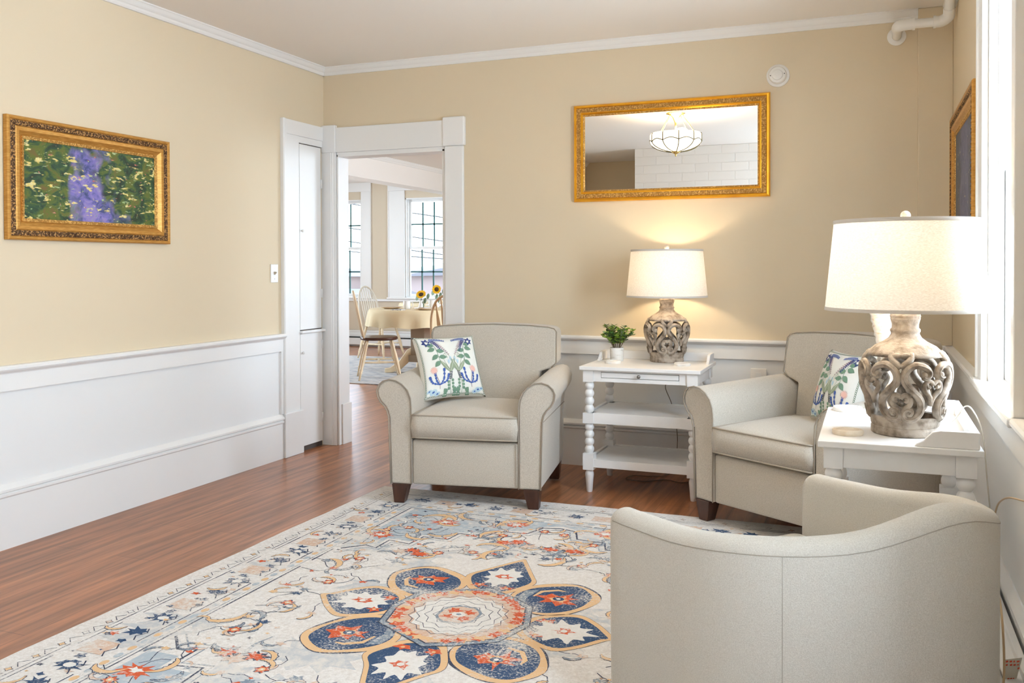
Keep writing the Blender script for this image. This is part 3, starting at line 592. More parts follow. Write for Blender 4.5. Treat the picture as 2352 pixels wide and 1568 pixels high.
def rug():
    bm = bmesh.new(); rnd = random.Random(5)
    # slab with gently wavy edge
    per = []
    n = 40
    for i in range(n): per.append((-RW+2*RW*i/n, -RL))
    for i in range(n): per.append((RW, -RL+2*RL*i/n))
    for i in range(n): per.append((RW-2*RW*i/n, RL))
    for i in range(n): per.append((-RW, RL-2*RL*i/n))
    per = [(x*(1+.0025*math.sin(9*y+2)+.001*math.sin(31*y)), y*(1+.002*math.sin(8*x+1)+.001*math.sin(29*x))) for x, y in per]
    prism(bm, per, 'z', 0, .008)
    p = Pat(lambda x, y, l: (x, y, .0084+.00018*l))
    def mir(fn):
        for sx_ in (-1, 1):
            for sy_ in (-1, 1): fn(sx_, sy_)
    # spandrel fields (pale blue corners with zigzag edge)
    def span(a, b):
        z = [(.80, .62), (.68, .62), (.68, .70), (.56, .70), (.56, .80), (.42, .82), (.42, .90), (.28, .92), (.26, 1.00), (.12, 1.02), (.08, 1.12)]
        zz = [(.80, .45)]+z
        p.poly([(a*x, b*y) for x, y in [(.80, .62)]+z[1:]+[(0, 1.16), (0, 1.19), (.80, 1.19)]], PBLUE)
    p.l = 0; mir(span)
    p.l = 1
    def zig(a, b):
        z = [(.80, .50), (.72, .58), (.66, .56), (.66, .68), (.55, .66), (.54, .78), (.42, .78), (.41, .88), (.28, .89), (.25, .98), (.12, .99), (.08, 1.10), (0, 1.12)]
        p.stroke([(a*x, b*y) for x, y in z], .010, LINE); p.stroke([(a*(x-.022), b*(y-.024)) for x, y in z], .006, GREY)
    mir(zig)
    # borders
    def rect(w_, h_, t, mi):
        pts = []
        for (x0, y0), (x1, y1) in zip([(-w_, -h_), (w_, -h_), (w_, h_), (-w_, h_)], [(w_, -h_), (w_, h_), (-w_, h_), (-w_, -h_)]):
            m = 30
            for i in range(m):
                if rnd.random() < .80: p.stroke([(x0+(x1-x0)*i/m, y0+(y1-y0)*i/m), (x0+(x1-x0)*(i+1)/m, y0+(y1-y0)*(i+1)/m)], t*rnd.uniform(.5, 1.2), mi)
    for off, t, mi in ((.825, .007, LINE), (.842, .004, GREY), (.885, .006, LINE), (1.055, .005, LINE), (1.075, .004, LINE)):
        rect(off, off+.37, t, mi)
    # guard stripe ovals
    for k in range(-20, 21):
        y = k*.057
        for s in (-1, 1):
            p.l = 2; p.ell(s*.863, y, .012, .018, GOLD if k % 2 else PBLUE)
    for k in range(-14, 15):
        for s in (-1, 1): p.ell(k*.057, s*1.233, .018, .012, GOLD if k % 2 else PBLUE)
    # main border motifs
    def soft(pts, k=3): return [(v.x, v.y) for v in spline([Vector((a, b, 0)) for a, b in pts], k, True)]
    def blob(x, y, s, mi, jag=8):
        rot = rnd.random()*6; pts = []
        for i in range(jag*2):
            r = s*(rnd.uniform(.8, 1.25) if i % 2 == 0 else rnd.uniform(.35, .75)); a = rot+PI*i/jag+rnd.uniform(-.1, .1); pts.append((x+r*math.cos(a)*1.15, y+r*math.sin(a)*.85))
        p.poly(soft(pts, 2), mi)
    def flower(x, y, s, c1, c2, k=6):
        p.l = 2; p.star(x, y, s*1.12, s*.72, k, LINE, rnd.random()); p.l = 3; p.star(x, y, s, s*.6, k, c1, rnd.random()); p.l = 4; p.ell(x, y, s*.45, s*.45, c2, n=8); p.l = 5; p.ell(x, y, s*.2, s*.2, IVORY, n=6)
    def scroll(x, y, s, ang, mi):
        c, q = math.cos(ang), math.sin(ang); fl = rnd.choice((-1, 1))
        pts = [(0, 0), (.35, .18*fl), (.7, .12*fl), (.95, -.1*fl), (1.0, -.35*fl)]
        pts = [(x+s*(a*c-b*q), y+s*(a*q+b*c)) for a, b in spline([Vector((a, b, 0)) for a, b in pts], 3) and [(v.x, v.y) for v in spline([Vector((a, b, 0)) for a, b in pts], 3)]]
        m = len(pts); p.l = 2
        if s > .05:
            up_e = []; lo_e = []
            for i in range(m):
                d = (Vector(pts[min(i+1, m-1)])-Vector(pts[max(i-1, 0)])); d = d.normalized() if d.length else Vector((1, 0)); nn = Vector((-d.y, d.x)); w2 = s*(.02+.10*math.sin(PI*i/(m-1)))
                up_e.append(Vector(pts[i])+nn*w2*(1.35 if i % 2 else .8)); lo_e.append(Vector(pts[i])-nn*w2*.8)
            p.stroke([tuple(v) for v in up_e], .0035, LINE); p.stroke([tuple(v) for v in lo_e], .0030, LINE)
        p.l = 3; p.stroke(pts, [s*.02+s*.17*math.sin(PI*i/(m-1)) for i in range(m)], mi)
    p.l = 2
    for k in range(-9, 10):
        y = k*.132
        for s in (-1, 1):
            x = s*.97
            p.l = 2
            if k % 3 == 0:
                blob(x-.02*s, y, .050, NAVY, 9); p.l = 3; p.ell(x-.02*s, y, .022, .016, IVORY)
            elif k % 3 == 1:
                p.poly([(x-.05, y-.045), (x+.05, y-.045), (x+.05, y+.045), (x-.05, y+.045)], PEACH)
                blob(x, y-.07, .022, NAVY, 5); blob(x+.03, y+.065, .02, NAVY, 5)
            else:
                blob(x+.02, y+.01, .042, NAVY, 7); blob(x-.04, y-.03, .02, RUST, 5); scroll(x-.04, y+.03, .07, rnd.random()*6, GOLD)
            for _ in range(3): blob(s*rnd.uniform(.90, 1.04), y+rnd.uniform(-.06, .06), rnd.uniform(.006, .016), rnd.choice((NAVY, NAVY, LINE, GOLD, PEACH)), 4)
            p.stroke([(s*.905, y-.05), (s*.925, y-.02), (s*.905, y+.01), (s*.925, y+.04)], .005, LINE)
    for k in range(-6, 7):
        x = k*.14
        for s in (-1, 1):
            y = s*1.34; p.l = 2
            if k % 3 == 0: blob(x, y, .05, NAVY, 9)
            elif k % 3 == 1: p.poly([(x-.05, y-.04), (x+.05, y-.04), (x+.05, y+.04), (x-.05, y+.04)], PEACH); blob(x+.07, y, .02, NAVY, 5)
            else: blob(x, y+.01, .042, NAVY, 7); scroll(x-.03, y-.03, .07, rnd.random()*6, GOLD)
            for _ in range(3): blob(x+rnd.uniform(-.06, .06), s*rnd.uniform(1.27, 1.41), rnd.uniform(.006, .016), rnd.choice((NAVY, LINE, GOLD, PEACH)), 4)
    for k in range(-14, 15):   # outer guard
        for s in (-1, 1):
            p.l = 2; p.star(s*1.10, k*.098, .017, .009, 4, LINE, .3); p.l = 3; p.star(s*1.10, k*.098, .013, .007, 4, rnd.choice((IVORY, PEACH, GOLD)), .3)
            p.l = 2; p.stroke([(s*1.085, k*.098+.02), (s*1.115, k*.098+.045), (s*1.09, k*.098+.07)], .003, LINE)
    for k in range(-10, 11):
        for s in (-1, 1):
            p.l = 2; p.star(k*.10, s*1.475, .017, .009, 4, LINE, .3); p.l = 3; p.star(k*.10, s*1.475, .012, .007, 4, rnd.choice((IVORY, PEACH)), .3)
    # centre medallion ------------------------------------------------
    OCT = [(-.245, 0), (-.215, .145), (-.10, .205), (0, .262), (.10, .215), (.20, .15), (.245, 0), (.20, -.15), (.10, -.215), (0, -.262), (-.10, -.205), (-.215, -.145)]
    def petal_kite(ang, L, wd, r0):
        c, q = math.cos(ang), math.sin(ang)
        T = lambda a, b: (a*c-b*q, a*q+b*c)
        out = [(r0, -.05), (r0+.06, -wd*.42), (r0+.16, -wd*.58), (r0+.24, -wd*.40), (L-.02, -.03), (L+.01, 0), (L-.02, .03), (r0+.24, wd*.40), (r0+.16, wd*.58), (r0+.06, wd*.42), (r0, .05)]
        inn = [(r0+.012+(a-r0)*.90, b*.84) for a, b in out]
        p.l = 2; wob = lambda P_, k=1.: soft([(a+rnd.uniform(-.005, .005), b+rnd.uniform(-.006, .006)) for a, b in P_], 4)
        o2 = wob([T(a, b) for a, b in out]); cx_, cy_ = T((r0+L)/2, 0); sc_ = lambda P_, f: [(cx_+(a-cx_)*f, cy_+(b-cy_)*f) for a, b in P_]
        p.l = 2; p.poly(sc_(o2, 1.012), LINE); p.l = 3; p.poly(o2, GOLD); p.l = 4; p.poly(sc_(o2, .85), NAVY)
        m = r0+(L-r0)*.47; p.l = 5
        pts = []
        for i in range(20):
            r = wd*.34*(1 if i % 2 == 0 else .70)*rnd.uniform(.85, 1.15); a = 2*PI*i/20; pts.append(T(m+1.3*r*math.cos(a), r*math.sin(a)))
        p.poly(soft(pts, 3), IVORY)
        p.l = 6; x, y = T(m, 0); blob(x, y, .036, RUST, 6); p.l = 7; p.ell(x, y, .012, .012, IVORY)
        for b in (-1, 1):
            x, y = T(r0+.07, b*wd*.22); p.l = 5; blob(x, y, .030, RUST, 5); p.l = 6; p.ell(x, y, .007, .007, GOLD)
    def petal_round(ang, L, wd, r0):
        c, q = math.cos(ang), math.sin(ang)
        T = lambda a, b: (a*c-b*q, a*q+b*c)
        out = [(r0, 0), (r0+.03, -wd*.42), (r0+.12, -wd*.60), (r0+.22, -wd*.52), (L-.03, -wd*.34), (L, -.02), (L-.02, wd*.34), (r0+.22, wd*.56), (r0+.12, wd*.60), (r0+.03, wd*.42)]
        inn = [(r0+.016+(a-r0)*.88, b*.83) for a, b in out]
        jj = lambda P_: soft([(a+rnd.uniform(-.006, .006), b+rnd.uniform(-.006, .006)) for a, b in P_], 4)
        p.l = 2; p.poly(soft([T(a*1.008, b*1.03) for a, b in out], 4), LINE); p.l = 3; p.poly(jj([T(a, b) for a, b in out]), GOLD); p.l = 4; p.poly(jj([T(a, b) for a, b in inn]), NAVY)
        p.l = 5; p.poly([T(a, b) for a, b in [(r0+.04, 0), (r0+.07, .05), (r0+.15, wd*.42), (r0+.10, wd*.48), (r0+.04, .07)]], GREY)
        m = r0+(L-r0)*.52; x, y = T(m, -.01)
        p.l = 6; blob(x, y, .075, RUST, 7); p.l = 7; blob(x, y, .036, GOLD, 6); p.l = 8; p.ell(x, y, .022, .018, NAVY); p.l = 9; p.ell(x, y, .008, .008, IVORY)
        pts = [T(a, b) for a, b in ((m-.07, .055), (m-.02, .085), (m+.04, .07), (m+.06, .045))]; p.l = 6; p.stroke(pts, [.008, .018, .016, .006], GOLD)
    for k, (L, wd) in enumerate([(.56, .27), (.63, .25), (.56, .27), (.63, .25)]):
        petal_kite(k*PI/2, L, wd, .235)
    for ang in (.80, PI-.80, PI+.80, -.80): petal_round(ang, .545, .25, .215)
    p.l = 10; p.poly([(x*1.09, y*1.09) for x, y in OCT], LINE); p.l = 11; p.poly([(x*1.07, y*1.07) for x, y in OCT], GREY)
    p.l = 12; p.poly([(x*.99, y*.99) for x, y in OCT], LINE); p.l = 13; p.poly([(x*.965, y*.965) for x, y in OCT], PEACH)
    p.l = 14
    for i in range(44): a = 2*PI*i/44+rnd.uniform(-.05, .05); r = .212; blob(r*math.cos(a), r*math.sin(a)*1.05, .026, rnd.choice((RUST, RUST, RUST, GOLD)), 5)
    p.l = 15; n = 16; p.poly([((.172 if i % 2 == 0 else .152)*math.cos(PI*i/n), (.172 if i % 2 == 0 else .152)*1.05*math.sin(PI*i/n)) for i in range(2*n)], IVORY)
    p.l = 16
    for r in (.075, .105, .135, .160):
        m = int(r*110)
        for i in range(m):
            a = 2*PI*i/m+r*30; a2 = 2*PI*(i+1)/m+r*30; am = (a+a2)/2
            p.stroke([(r*math.cos(a), r*math.sin(a)*1.05), ((r+.016)*math.cos(am), (r+.016)*math.sin(am)*1.05), (r*math.cos(a2), r*math.sin(a2)*1.05)], .0028, LINE)
    sq = lambda s: [(s*1.05*math.cos(a+.785), s*math.sin(a+.785)*1.1) for a in (0, .4, 1.2, PI/2, PI/2+.4, PI/2+1.2, PI, PI+.4, PI+1.2, 3*PI/2, 3*PI/2+.4, 3*PI/2+1.2)]
    p.l = 17; p.poly(sq(.078), GREY); p.l = 18; p.poly(sq(.068), PEACH); p.l = 19
    for a in range(4): blob(.040*math.cos(a*PI/2+.78), .040*math.sin(a*PI/2+.78), .028, RUST, 6)
    p.l = 20; p.ell(0, 0, .026, .02, IVORY); p.l = 21; p.ell(0, 0, .010, .008, GREY)
    # field florals -----------------------------------------------------
    def sym(x, y, fn):
        for a in (-1, 1):
            for b in (-1, 1): fn(a*x, b*y, a, b)
    spots = [(.10, .80, 'big'), (.22, .92, 'r'), (.14, .72, 'g'), (.50, .52, 'big'), (.66, .40, 'r'), (.62, .12, 'r'), (.70, .24, 'g'), (.38, .60, 'r'), (.30, .74, 's'), (.48, .66, 's'), (.05, 1.04, 'r'), (.44, .42, 's'), (.74, .05, 's'), (.24, .62, 'n'), (.60, .30, 'n'), (.36, .70, 'n'),
             (.55, 1.03, 'R'), (.68, .88, 'r'), (.40, 1.10, 's'), (.70, 1.08, 'G'), (.56, .90, 's'), (.22, 1.10, 'R'), (.30, 1.04, 'G'), (.74, .74, 'R'), (.70, .52, 's'), (.08, .68, 'n'), (.20, .82, 's'), (.66, .02, 'n'), (.50, .16, 's'), (.75, .34, 'n'), (.14, .96, 's')]
    for _ in range(34):
        x, y = rnd.uniform(.02, .78), rnd.uniform(.02, 1.14)
        if (x/.64)**2+(y/.68)**2 < 1: continue
        spots.append((x, y, rnd.choice('rsssRgn')))
    for _ in range(60):          # faint worn clouds of blue-grey
        p.l = .3; x, y = rnd.uniform(-1.0, 1.0), rnd.uniform(-1.4, 1.4); blob(x, y, rnd.uniform(.05, .16), CLOUD, 7)
    for x, y, k in spots:
        def f(X, Y, a, b, k=k):
            X += rnd.uniform(-.012, .012); Y += rnd.uniform(-.012, .012)
            if k == 'big':
                for d in ((-.05, .02), (.05, .03), (0, .06)): p.l = 2; blob(X+d[0]*a, Y+d[1]*b, .042, LINE, 8); p.l = 3; blob(X+d[0]*a, Y+d[1]*b, .040, rnd.choice((RUST, RUST, PEACH)), 8)
                p.l = 2; p.stroke([(X, Y+.02*b), (X-.01, Y-.06*b), (X+.01, Y-.13*b)], [.018, .010, .004], GREY); scroll(X+.04, Y-.02*b, .09, .4*b, GOLD); scroll(X-.04, Y-.02*b, .09, PI-.4*b, GREY)
            elif k == 'r': flower(X, Y, .026, RUST, GOLD); scroll(X+.02, Y, .08, rnd.random()*6, GOLD); scroll(X-.02, Y, .06, rnd.random()*6, PEACH)
            elif k == 'R': p.l = 3; blob(X, Y, .06, RUST, 10); p.l = 4; blob(X, Y, .025, IVORY, 6); scroll(X+.03, Y, .11, rnd.random()*6, GOLD); scroll(X-.03, Y, .11, rnd.random()*6, GOLD)
            elif k in 'gG': scroll(X, Y, .13 if k == 'g' else .17, rnd.random()*6, GOLD); scroll(X, Y+.02, .09, rnd.random()*6, GREY)
            elif k == 'n': p.l = 3; blob(X, Y, .024, rnd.choice((GREY, NAVY)), 6)
            else:
                p.l = 3; blob(X, Y, .018, rnd.choice((RUST, GOLD, PEACH)), 5); scroll(X, Y, .06, rnd.random()*6, rnd.choice((GOLD, GREY)))
            a_ = rnd.random()*6; pts = [(X, Y)]
            for _ in range(4): a_ += rnd.uniform(-1.1, 1.1); pts.append((pts[-1][0]+.032*math.cos(a_), pts[-1][1]+.032*math.sin(a_)))
            p.l = 1; p.stroke(pts, .0035, LINE)
        sym(x, y, f)
    for _ in range(420):
        x, y = rnd.uniform(-.8, .8), rnd.uniform(-1.18, 1.18)
        if (x/.60)**2+(y/.66)**2 < 1: continue
        p.l = 2; blob(x, y, rnd.uniform(.006, .015), rnd.choice((LINE, GREY, GOLD, PEACH, RUST)), 4)
        if rnd.random() < .5: scroll(x, y, rnd.uniform(.03, .06), rnd.random()*6, rnd.choice((GOLD, GREY, PEACH, IVORY)))
    p.emit(bm)
    o = obj('area_rug', bm, RM, loc=(RX, RY, 0), recalc=False); tag(o, 'large faded cream rug with navy petal medallion on the living room floor', 'rug'); return o
rug()
bm = bmesh.new(); box(bm, -1.2, 1.2, -1.27, 1.27, 0, .008)
o = obj('area_rug', bm, mat('dining_rug_pile', (.58, .56, .54), .95, noise=((.25, .28, .34), 7, (1, 4, 1), .50, .62)), loc=(-2.43, 4.13, 0)); tag(o, 'faded grey and cream rug under the dining room chairs', 'rug')

# ================================================================ ARMCHAIRS
def cushion(bm, x0, x1, y0, y1, z0, z1, bt, bb=0., n=14, corner=.03):
    def g(z, bulge, sgn):
        rows = []
        for j in range(n+1):
            row = []
            for i in range(n+1):
                u = 2*i/n-1; v = 2*j/n-1
                cu, cv = abs(u), abs(v); k = max(cu, cv)
                f = 1-corner*max(0, (cu*cv)-.7)*1.2
                x = (x0+x1)/2+(x1-x0)/2*u*f; y = (y0+y1)/2+(y1-y0)/2*v*f
                row.append(bm.verts.new((x, y, z+sgn*bulge*(1-u**4)*(1-v**4))))
            rows.append(row)
        for j in range(n):
            for i in range(n): bm.faces.new((rows[j][i], rows[j][i+1], rows[j+1][i+1], rows[j+1][i])).smooth = True
        return [rows[0][i] for i in range(n)]+[rows[j][n] for j in range(n)]+[rows[n][n-i] for i in range(n)]+[rows[n-j][0] for j in range(n)]
    a = g(z1, bt, 1); b = g(z0, bb, -1); m = len(a); mid = []
    for i in range(m):
        p = (a[i].co+b[i].co)/2; c = Vector(((x0+x1)/2, (y0+y1)/2, p.z)); d = (p-c); mid.append(bm.verts.new(c+d*(1+.010/d.length)))
    for i in range(m):
        j = (i+1) % m
        bm.faces.new((a[i], a[j], mid[j], mid[i])).smooth = True; bm.faces.new((mid[i], mid[j], b[j], b[i])).smooth = True
    return [v.co.copy() for v in a], [v.co.copy() for v in b]
ARM = [(-.280, .100), (-.280, .50), (-.284, .545), (-.300, .585), (-.328, .615), (-.362, .633), (-.398, .638), (-.432, .629), (-.456, .608), (-.467, .580), (-.462, .548), (-.446, .520), (-.424, .498), (-.410, .474), (-.402, .44), (-.392, .100)]
def armchair(label, loc, rz):
    t = thing('armchair', label, 'armchair', loc, rz, 'taupe roll arm armchairs')
    fb = MT['fabric']
    bm = bmesh.new(); box(bm, -.279, .279, .004, .70, .100, .330); obj('seat_base', bm, fb, t, bevel=.012, smooth=True, seg=3)
    for s in (-1, 1):
        sh = [(s*-x if s > 0 else x, z) for x, z in ARM]
        bm = bmesh.new(); prism(bm, sh, 'y', -.002, .74)
        # slope: arm narrows a little to the rear and rises
        for v in bm.verts:
            k = max(0, v.co.y)/.74
            if v.co.z > .45: v.co.z += .018*k; v.co.x -= s*.03*k*max(0, (abs(v.co.x)-.40))/.07*.6
        a = obj('arm', bm, fb, t, bevel=.010, seg=3, smooth=True, auto=True)
        bm = bmesh.new(); tube(bm, [(x*1.002, -.006, z+.001) for x, z in sh], .0035, 6); obj('piping', bm, MT['piping'], a)
        bm = bmesh.new(); tube(bm, [(s*.392, .002, .10), (s*.404, .002, .44), (s*.404, .73, .44)], .002, 5); obj('seam', bm, MT['piping'], a)
    # back: crowned slab with lean
    top = [(-.350, .845), (-.335, .864), (-.30, .873), (-.2, .881), (0, .887), (.2, .881), (.30, .873), (.335, .864), (.350, .845)]
    out = [(-.275, .34), (-.278, .62), (-.325, .645), (-.352, .67)]+top[:]+[(.352, .67), (.325, .645), (.278, .62), (.275, .34)]
    out = [(x*1.06 if z > .64 else x, z) for x, z in out]
    bm = bmesh.new(); prism(bm, out, 'y', .58, .76)
    for v in bm.verts: v.co.y += (v.co.z-.34)*.17
    bk = obj('backrest', bm, fb, t, bevel=.028, seg=4, smooth=True, auto=True)
    bm = bmesh.new(); tube(bm, [(x, .577+(z-.34)*.17+.004, z) for x, z in out[2:-2]], .003, 6); obj('piping', bm, MT['piping'], bk)
    bm = bmesh.new(); prism(bm, [(-.388, .10), (-.394, .62), (.394, .62), (.388, .10)], 'y', .735, .80); obj('back_panel', bm, fb, t, bevel=.012, seg=3, smooth=True, auto=True)
    bm = bmesh.new(); ta, tb = cushion(bm, -.275, .275, -.018, .60, .345, .460, .028, .0); c = obj('seat_cushion', bm, fb, t, smooth=True, auto=False)
    bm = bmesh.new(); tube(bm, ta, .0042, 6, closed=True); tube(bm, tb, .0042, 6, closed=True); obj('piping', bm, MT['piping2'], c)
    for sx_, y in ((-1, .035), (1, .035), (-1, .70), (1, .70)):
        bm = bmesh.new(); a, b = (.036, .036)
        cx_, cy_ = sx_*.345, y
        q0 = [bm.verts.new((cx_+dx*.027-(sx_*-.008), cy_+dy*.027, .0)) for dx, dy in ((-1, -1), (1, -1), (1, 1), (-1, 1))]
        q1 = [bm.verts.new((cx_+dx*.042, cy_+dy*.042, .101)) for dx, dy in ((-1, -1), (1, -1), (1, 1), (-1, 1))]
        bm.faces.new(q0); bm.faces.new(q1[::-1])
        for i in range(4): bm.faces.new((q0[i], q0[(i+1) % 4], q1[(i+1) % 4], q1[i]))
        obj('leg', bm, MT['legwood'], t, bevel=.003)
    return t
MT['piping2'] = mat('taupe_welt', (.40, .34, .27), .9)
c1 = armchair('taupe linen armchair with a cushion at its left arm, beside the doorway', (1.61, -1.18, .0095), math.radians(10))
c2 = armchair('taupe linen armchair turned sideways in the right corner behind the near side table', (3.075, -1.19, .0095), math.radians(-32.7))

# throw pillows with a botanical print
PM = [mat('white_cotton', (.80, .79, .73), .95, bump=(400, .3, .001)), mat('print_navy', (.035, .05, .20), .9), mat('print_blue', (.06, .12, .38), .9), mat('print_green', (.17, .29, .20), .9), mat('print_sage', (.30, .36, .24), .9),
      mat('print_paleblue', (.45, .60, .68), .9), mat('print_pink', (.82, .50, .42), .9), mat('print_black', (.03, .03, .06), .9), mat('print_mauve', (.30, .17, .22), .9), mat('print_chain', (.16, .22, .15), .9)]
def pillow(label, parent_mat, pose, S, group='botanical print pillows'):
    T = .075
    def surf(u, v, side, l=0):
        e = max(0., (1-u*u)*(1-v*v)); h = T*e**.42
        x = S/2*u*(1-.075*(1-v*v)); z = S/2*v*(1-.075*(1-u*u))
        return (x, -side*(h+(.0010+.0003*l if side > 0 else 0)), z)
    bm = bmesh.new(); n = 26
    for side in (1, -1):
        g = [[bm.verts.new((lambda q: (q[0], q[1]+(.001 if side > 0 else 0), q[2]))(surf(-1+2*i/n, -1+2*j/n, side))) for i in range(n+1)] for j in range(n+1)]
        for j in range(n):
            for i in range(n): bm.faces.new((g[j][i], g[j][i+1], g[j+1][i+1], g[j+1][i])).smooth = True
    bmesh.ops.remove_doubles(bm, verts=bm.verts, dist=.0012)
    p = Pat(lambda u, v, l: surf(max(-.99, min(.99, u)), max(-.99, min(.99, v)), 1, l+2), .08)
    NV, BL, GR, SG, PB, PK, BK, MV, CH = range(1, 10)
    # chain border
    for k in range(38):
        q = -.95+1.9*k/37
        for (x, y, a, b) in ((-.93, q, .020, .030), (.93, q, .020, .030), (q, .945, .030, .018), (q, -.95, .030, .018)):
            p.l = 0; p.ell(x, y, a, b, CH, n=8); p.l = 1; p.ell(x, y, a*.55, b*.55, 0, n=8)
    for s in (-1, 1):
        m = lambda pts: [(s*x, y) for x, y in pts]
        A = lambda a: a if s > 0 else PI-a
        # navy star flower, top outer
        p.l = 1; p.star(s*.70, .74, .155, .085, 6, NV, .3); p.l = 2
        for a in (1.3, 1.75, 2.2): p.leaf(s*.70, .68, .12, .035, A(a), 0)
        # wisteria bunches
        p.l = 1
        for (x0, y0, x1, y1, c) in ((.58, .84, .14, .80, BL), (.52, .80, .30, .42, NV), (.44, .76, .12, .30, MV)):
            st = [(x0+(x1-x0)*k/9, y0+(y1-y0)*k/9+.03*math.sin(k/9*PI)) for k in range(10)]
            p.stroke(m(st), .008, c)
            for k, (x, y) in enumerate(st):
                L = .085*(1-.05*k)
                for d in (-1, 1): p.leaf(s*x, y, L, .030 if c != MV else .018, A(math.atan2(y1-y0, x1-x0)+d*1.0), c, 4)
        # leafy branch
        st = [(v.x, v.y) for v in spline([Vector(q) for q in ((.56, .74, 0), (.46, .5, 0), (.44, .22, 0), (.36, -.02, 0), (.22, -.14, 0))], 5)]
        p.stroke(m(st), .012, GR)
        for (x, y, a) in ((.50, .52, .3-.6), (.47, .44, PI+.15), (.46, .30, -.7), (.43, .22, PI+.1), (.42, .08, -.75), (.50, .62, .2)):
            p.leaf(s*x, y, .26, .15, A(a), GR)
        # snowdrops and sage leaves
        for (x0, w_) in ((.06, .22), (.14, .12)):
            st = [(v.x, v.y) for v in spline([Vector(q) for q in ((.16, -.22, 0), (.30, .14, 0), (.22, .34, 0), (x0+.06, .30, 0), (x0+.02, .16, 0))], 4)]
            p.stroke(m(st), .010, SG)
        for x, y in ((.07, .22), (.15, .12), (.02, .06)): p.leaf(s*x, y, .17, .07, A(-PI/2), PB)
        p.l = 2; p.leaf(s*.14, -.30, .50, .15, A(2.0), SG); p.leaf(s*.14, -.30, .52, .12, A(.95), SG)
        p.l = 3; p.stroke(m([(.13, -.26), (.02, -.02), (-.03, .10)]), .008, 0); p.stroke(m([(.17, -.26), (.30, -.06), (.38, .06)]), .008, 0)
        # pink flower
        p.l = 1
        for k in range(14): a = 2*PI*k/14; p.leaf(s*.66, -.20, .13, .035, a, PK, 4)
        # blue bulbs flower
        base = (.52, -.66)
        for (x, y, nb) in ((.80, -.40, 5), (.64, -.28, 5), (.34, -.20, 6), (.22, -.38, 5)):
            mx_, my_ = base[0]+(x-base[0])*1.0, base[1]+(y-base[1])*.35
            st = [(v.x, v.y) for v in spline([Vector((base[0], base[1], 0)), Vector((mx_*.75+base[0]*.25, my_, 0)), Vector((x, y, 0))], 6)]
            p.l = 1; p.stroke(m(st), .030, BL)
            for k in range(nb): q = st[int(len(st)*.35+(len(st)*.64)*k/(nb-1)) if nb > 1 else -1]; p.ell(s*q[0], q[1], .030+.010*k/nb*1.5, .034+.008*k/nb, BL)
        p.stroke(m([(.52, -.78), (.52, -.6), (.60, -.38), (.66, -.24)]), .012, MV)
        # black berry tips and green discs
        p.stroke(m([(.16, -.98), (.20, -.75), (.17, -.5), (.12, -.34)]), .010, GR)
        for k in range(5):
            y = -.32-.05*k
            for d in (-1, 1): p.leaf(s*(.125+.01*k), y, .07, .030, A(PI/2+d*.9), BK, 4)
        for k in range(3):
            for d in (-1, 1): p.ell(s*(.175+d*.07), -.56-.10*k-(.04 if d > 0 else 0), .042, .045, GR)
        for (x, y, a) in ((.08, -.86, 1.9), (.30, -.86, .9), (.06, -.98, 1.6), (.34, -.98, 1.3)): p.leaf(s*x, y-.05, .16, .14, A(a), GR)
        # watery blue corner
        for (x, y, r) in ((.72, -.84, .12), (.84, -.80, .08), (.60, -.90, .09)): p.l = 1; p.ell(s*x, y, r, r*.6, PB, .4); p.l = 2; p.ell(s*x, y, r*.35, r*.2, BL, .4)
    p.emit(bm)
    o = obj('throw_pillow', bm, PM); o.matrix_world = parent_mat @ pose
    tag(o, label, 'pillow', group); return o
def chair_mat(loc, deg): return Matrix.Translation(loc) @ Matrix.Rotation(math.radians(deg), 4, 'Z')
def pose(x, y, z, yaw, tilt, roll): return Matrix.Translation((x, y, z)) @ Matrix.Rotation(yaw, 4, 'Z') @ Matrix.Rotation(tilt, 4, 'X') @ Matrix.Rotation(roll, 4, 'Y')
pillow('square botanical print pillow leaning on the armchair beside the doorway', chair_mat((1.61, -1.18, .01), 10), pose(-.195, .40, .660, .68, -.48, .0), .375)
pillow('square botanical print pillow on the right corner armchair, half hidden by the near table lamp', chair_mat((3.075, -1.19, .01), -32.7), pose(.145, .395, .655, -.38, -.33, .0), .345)

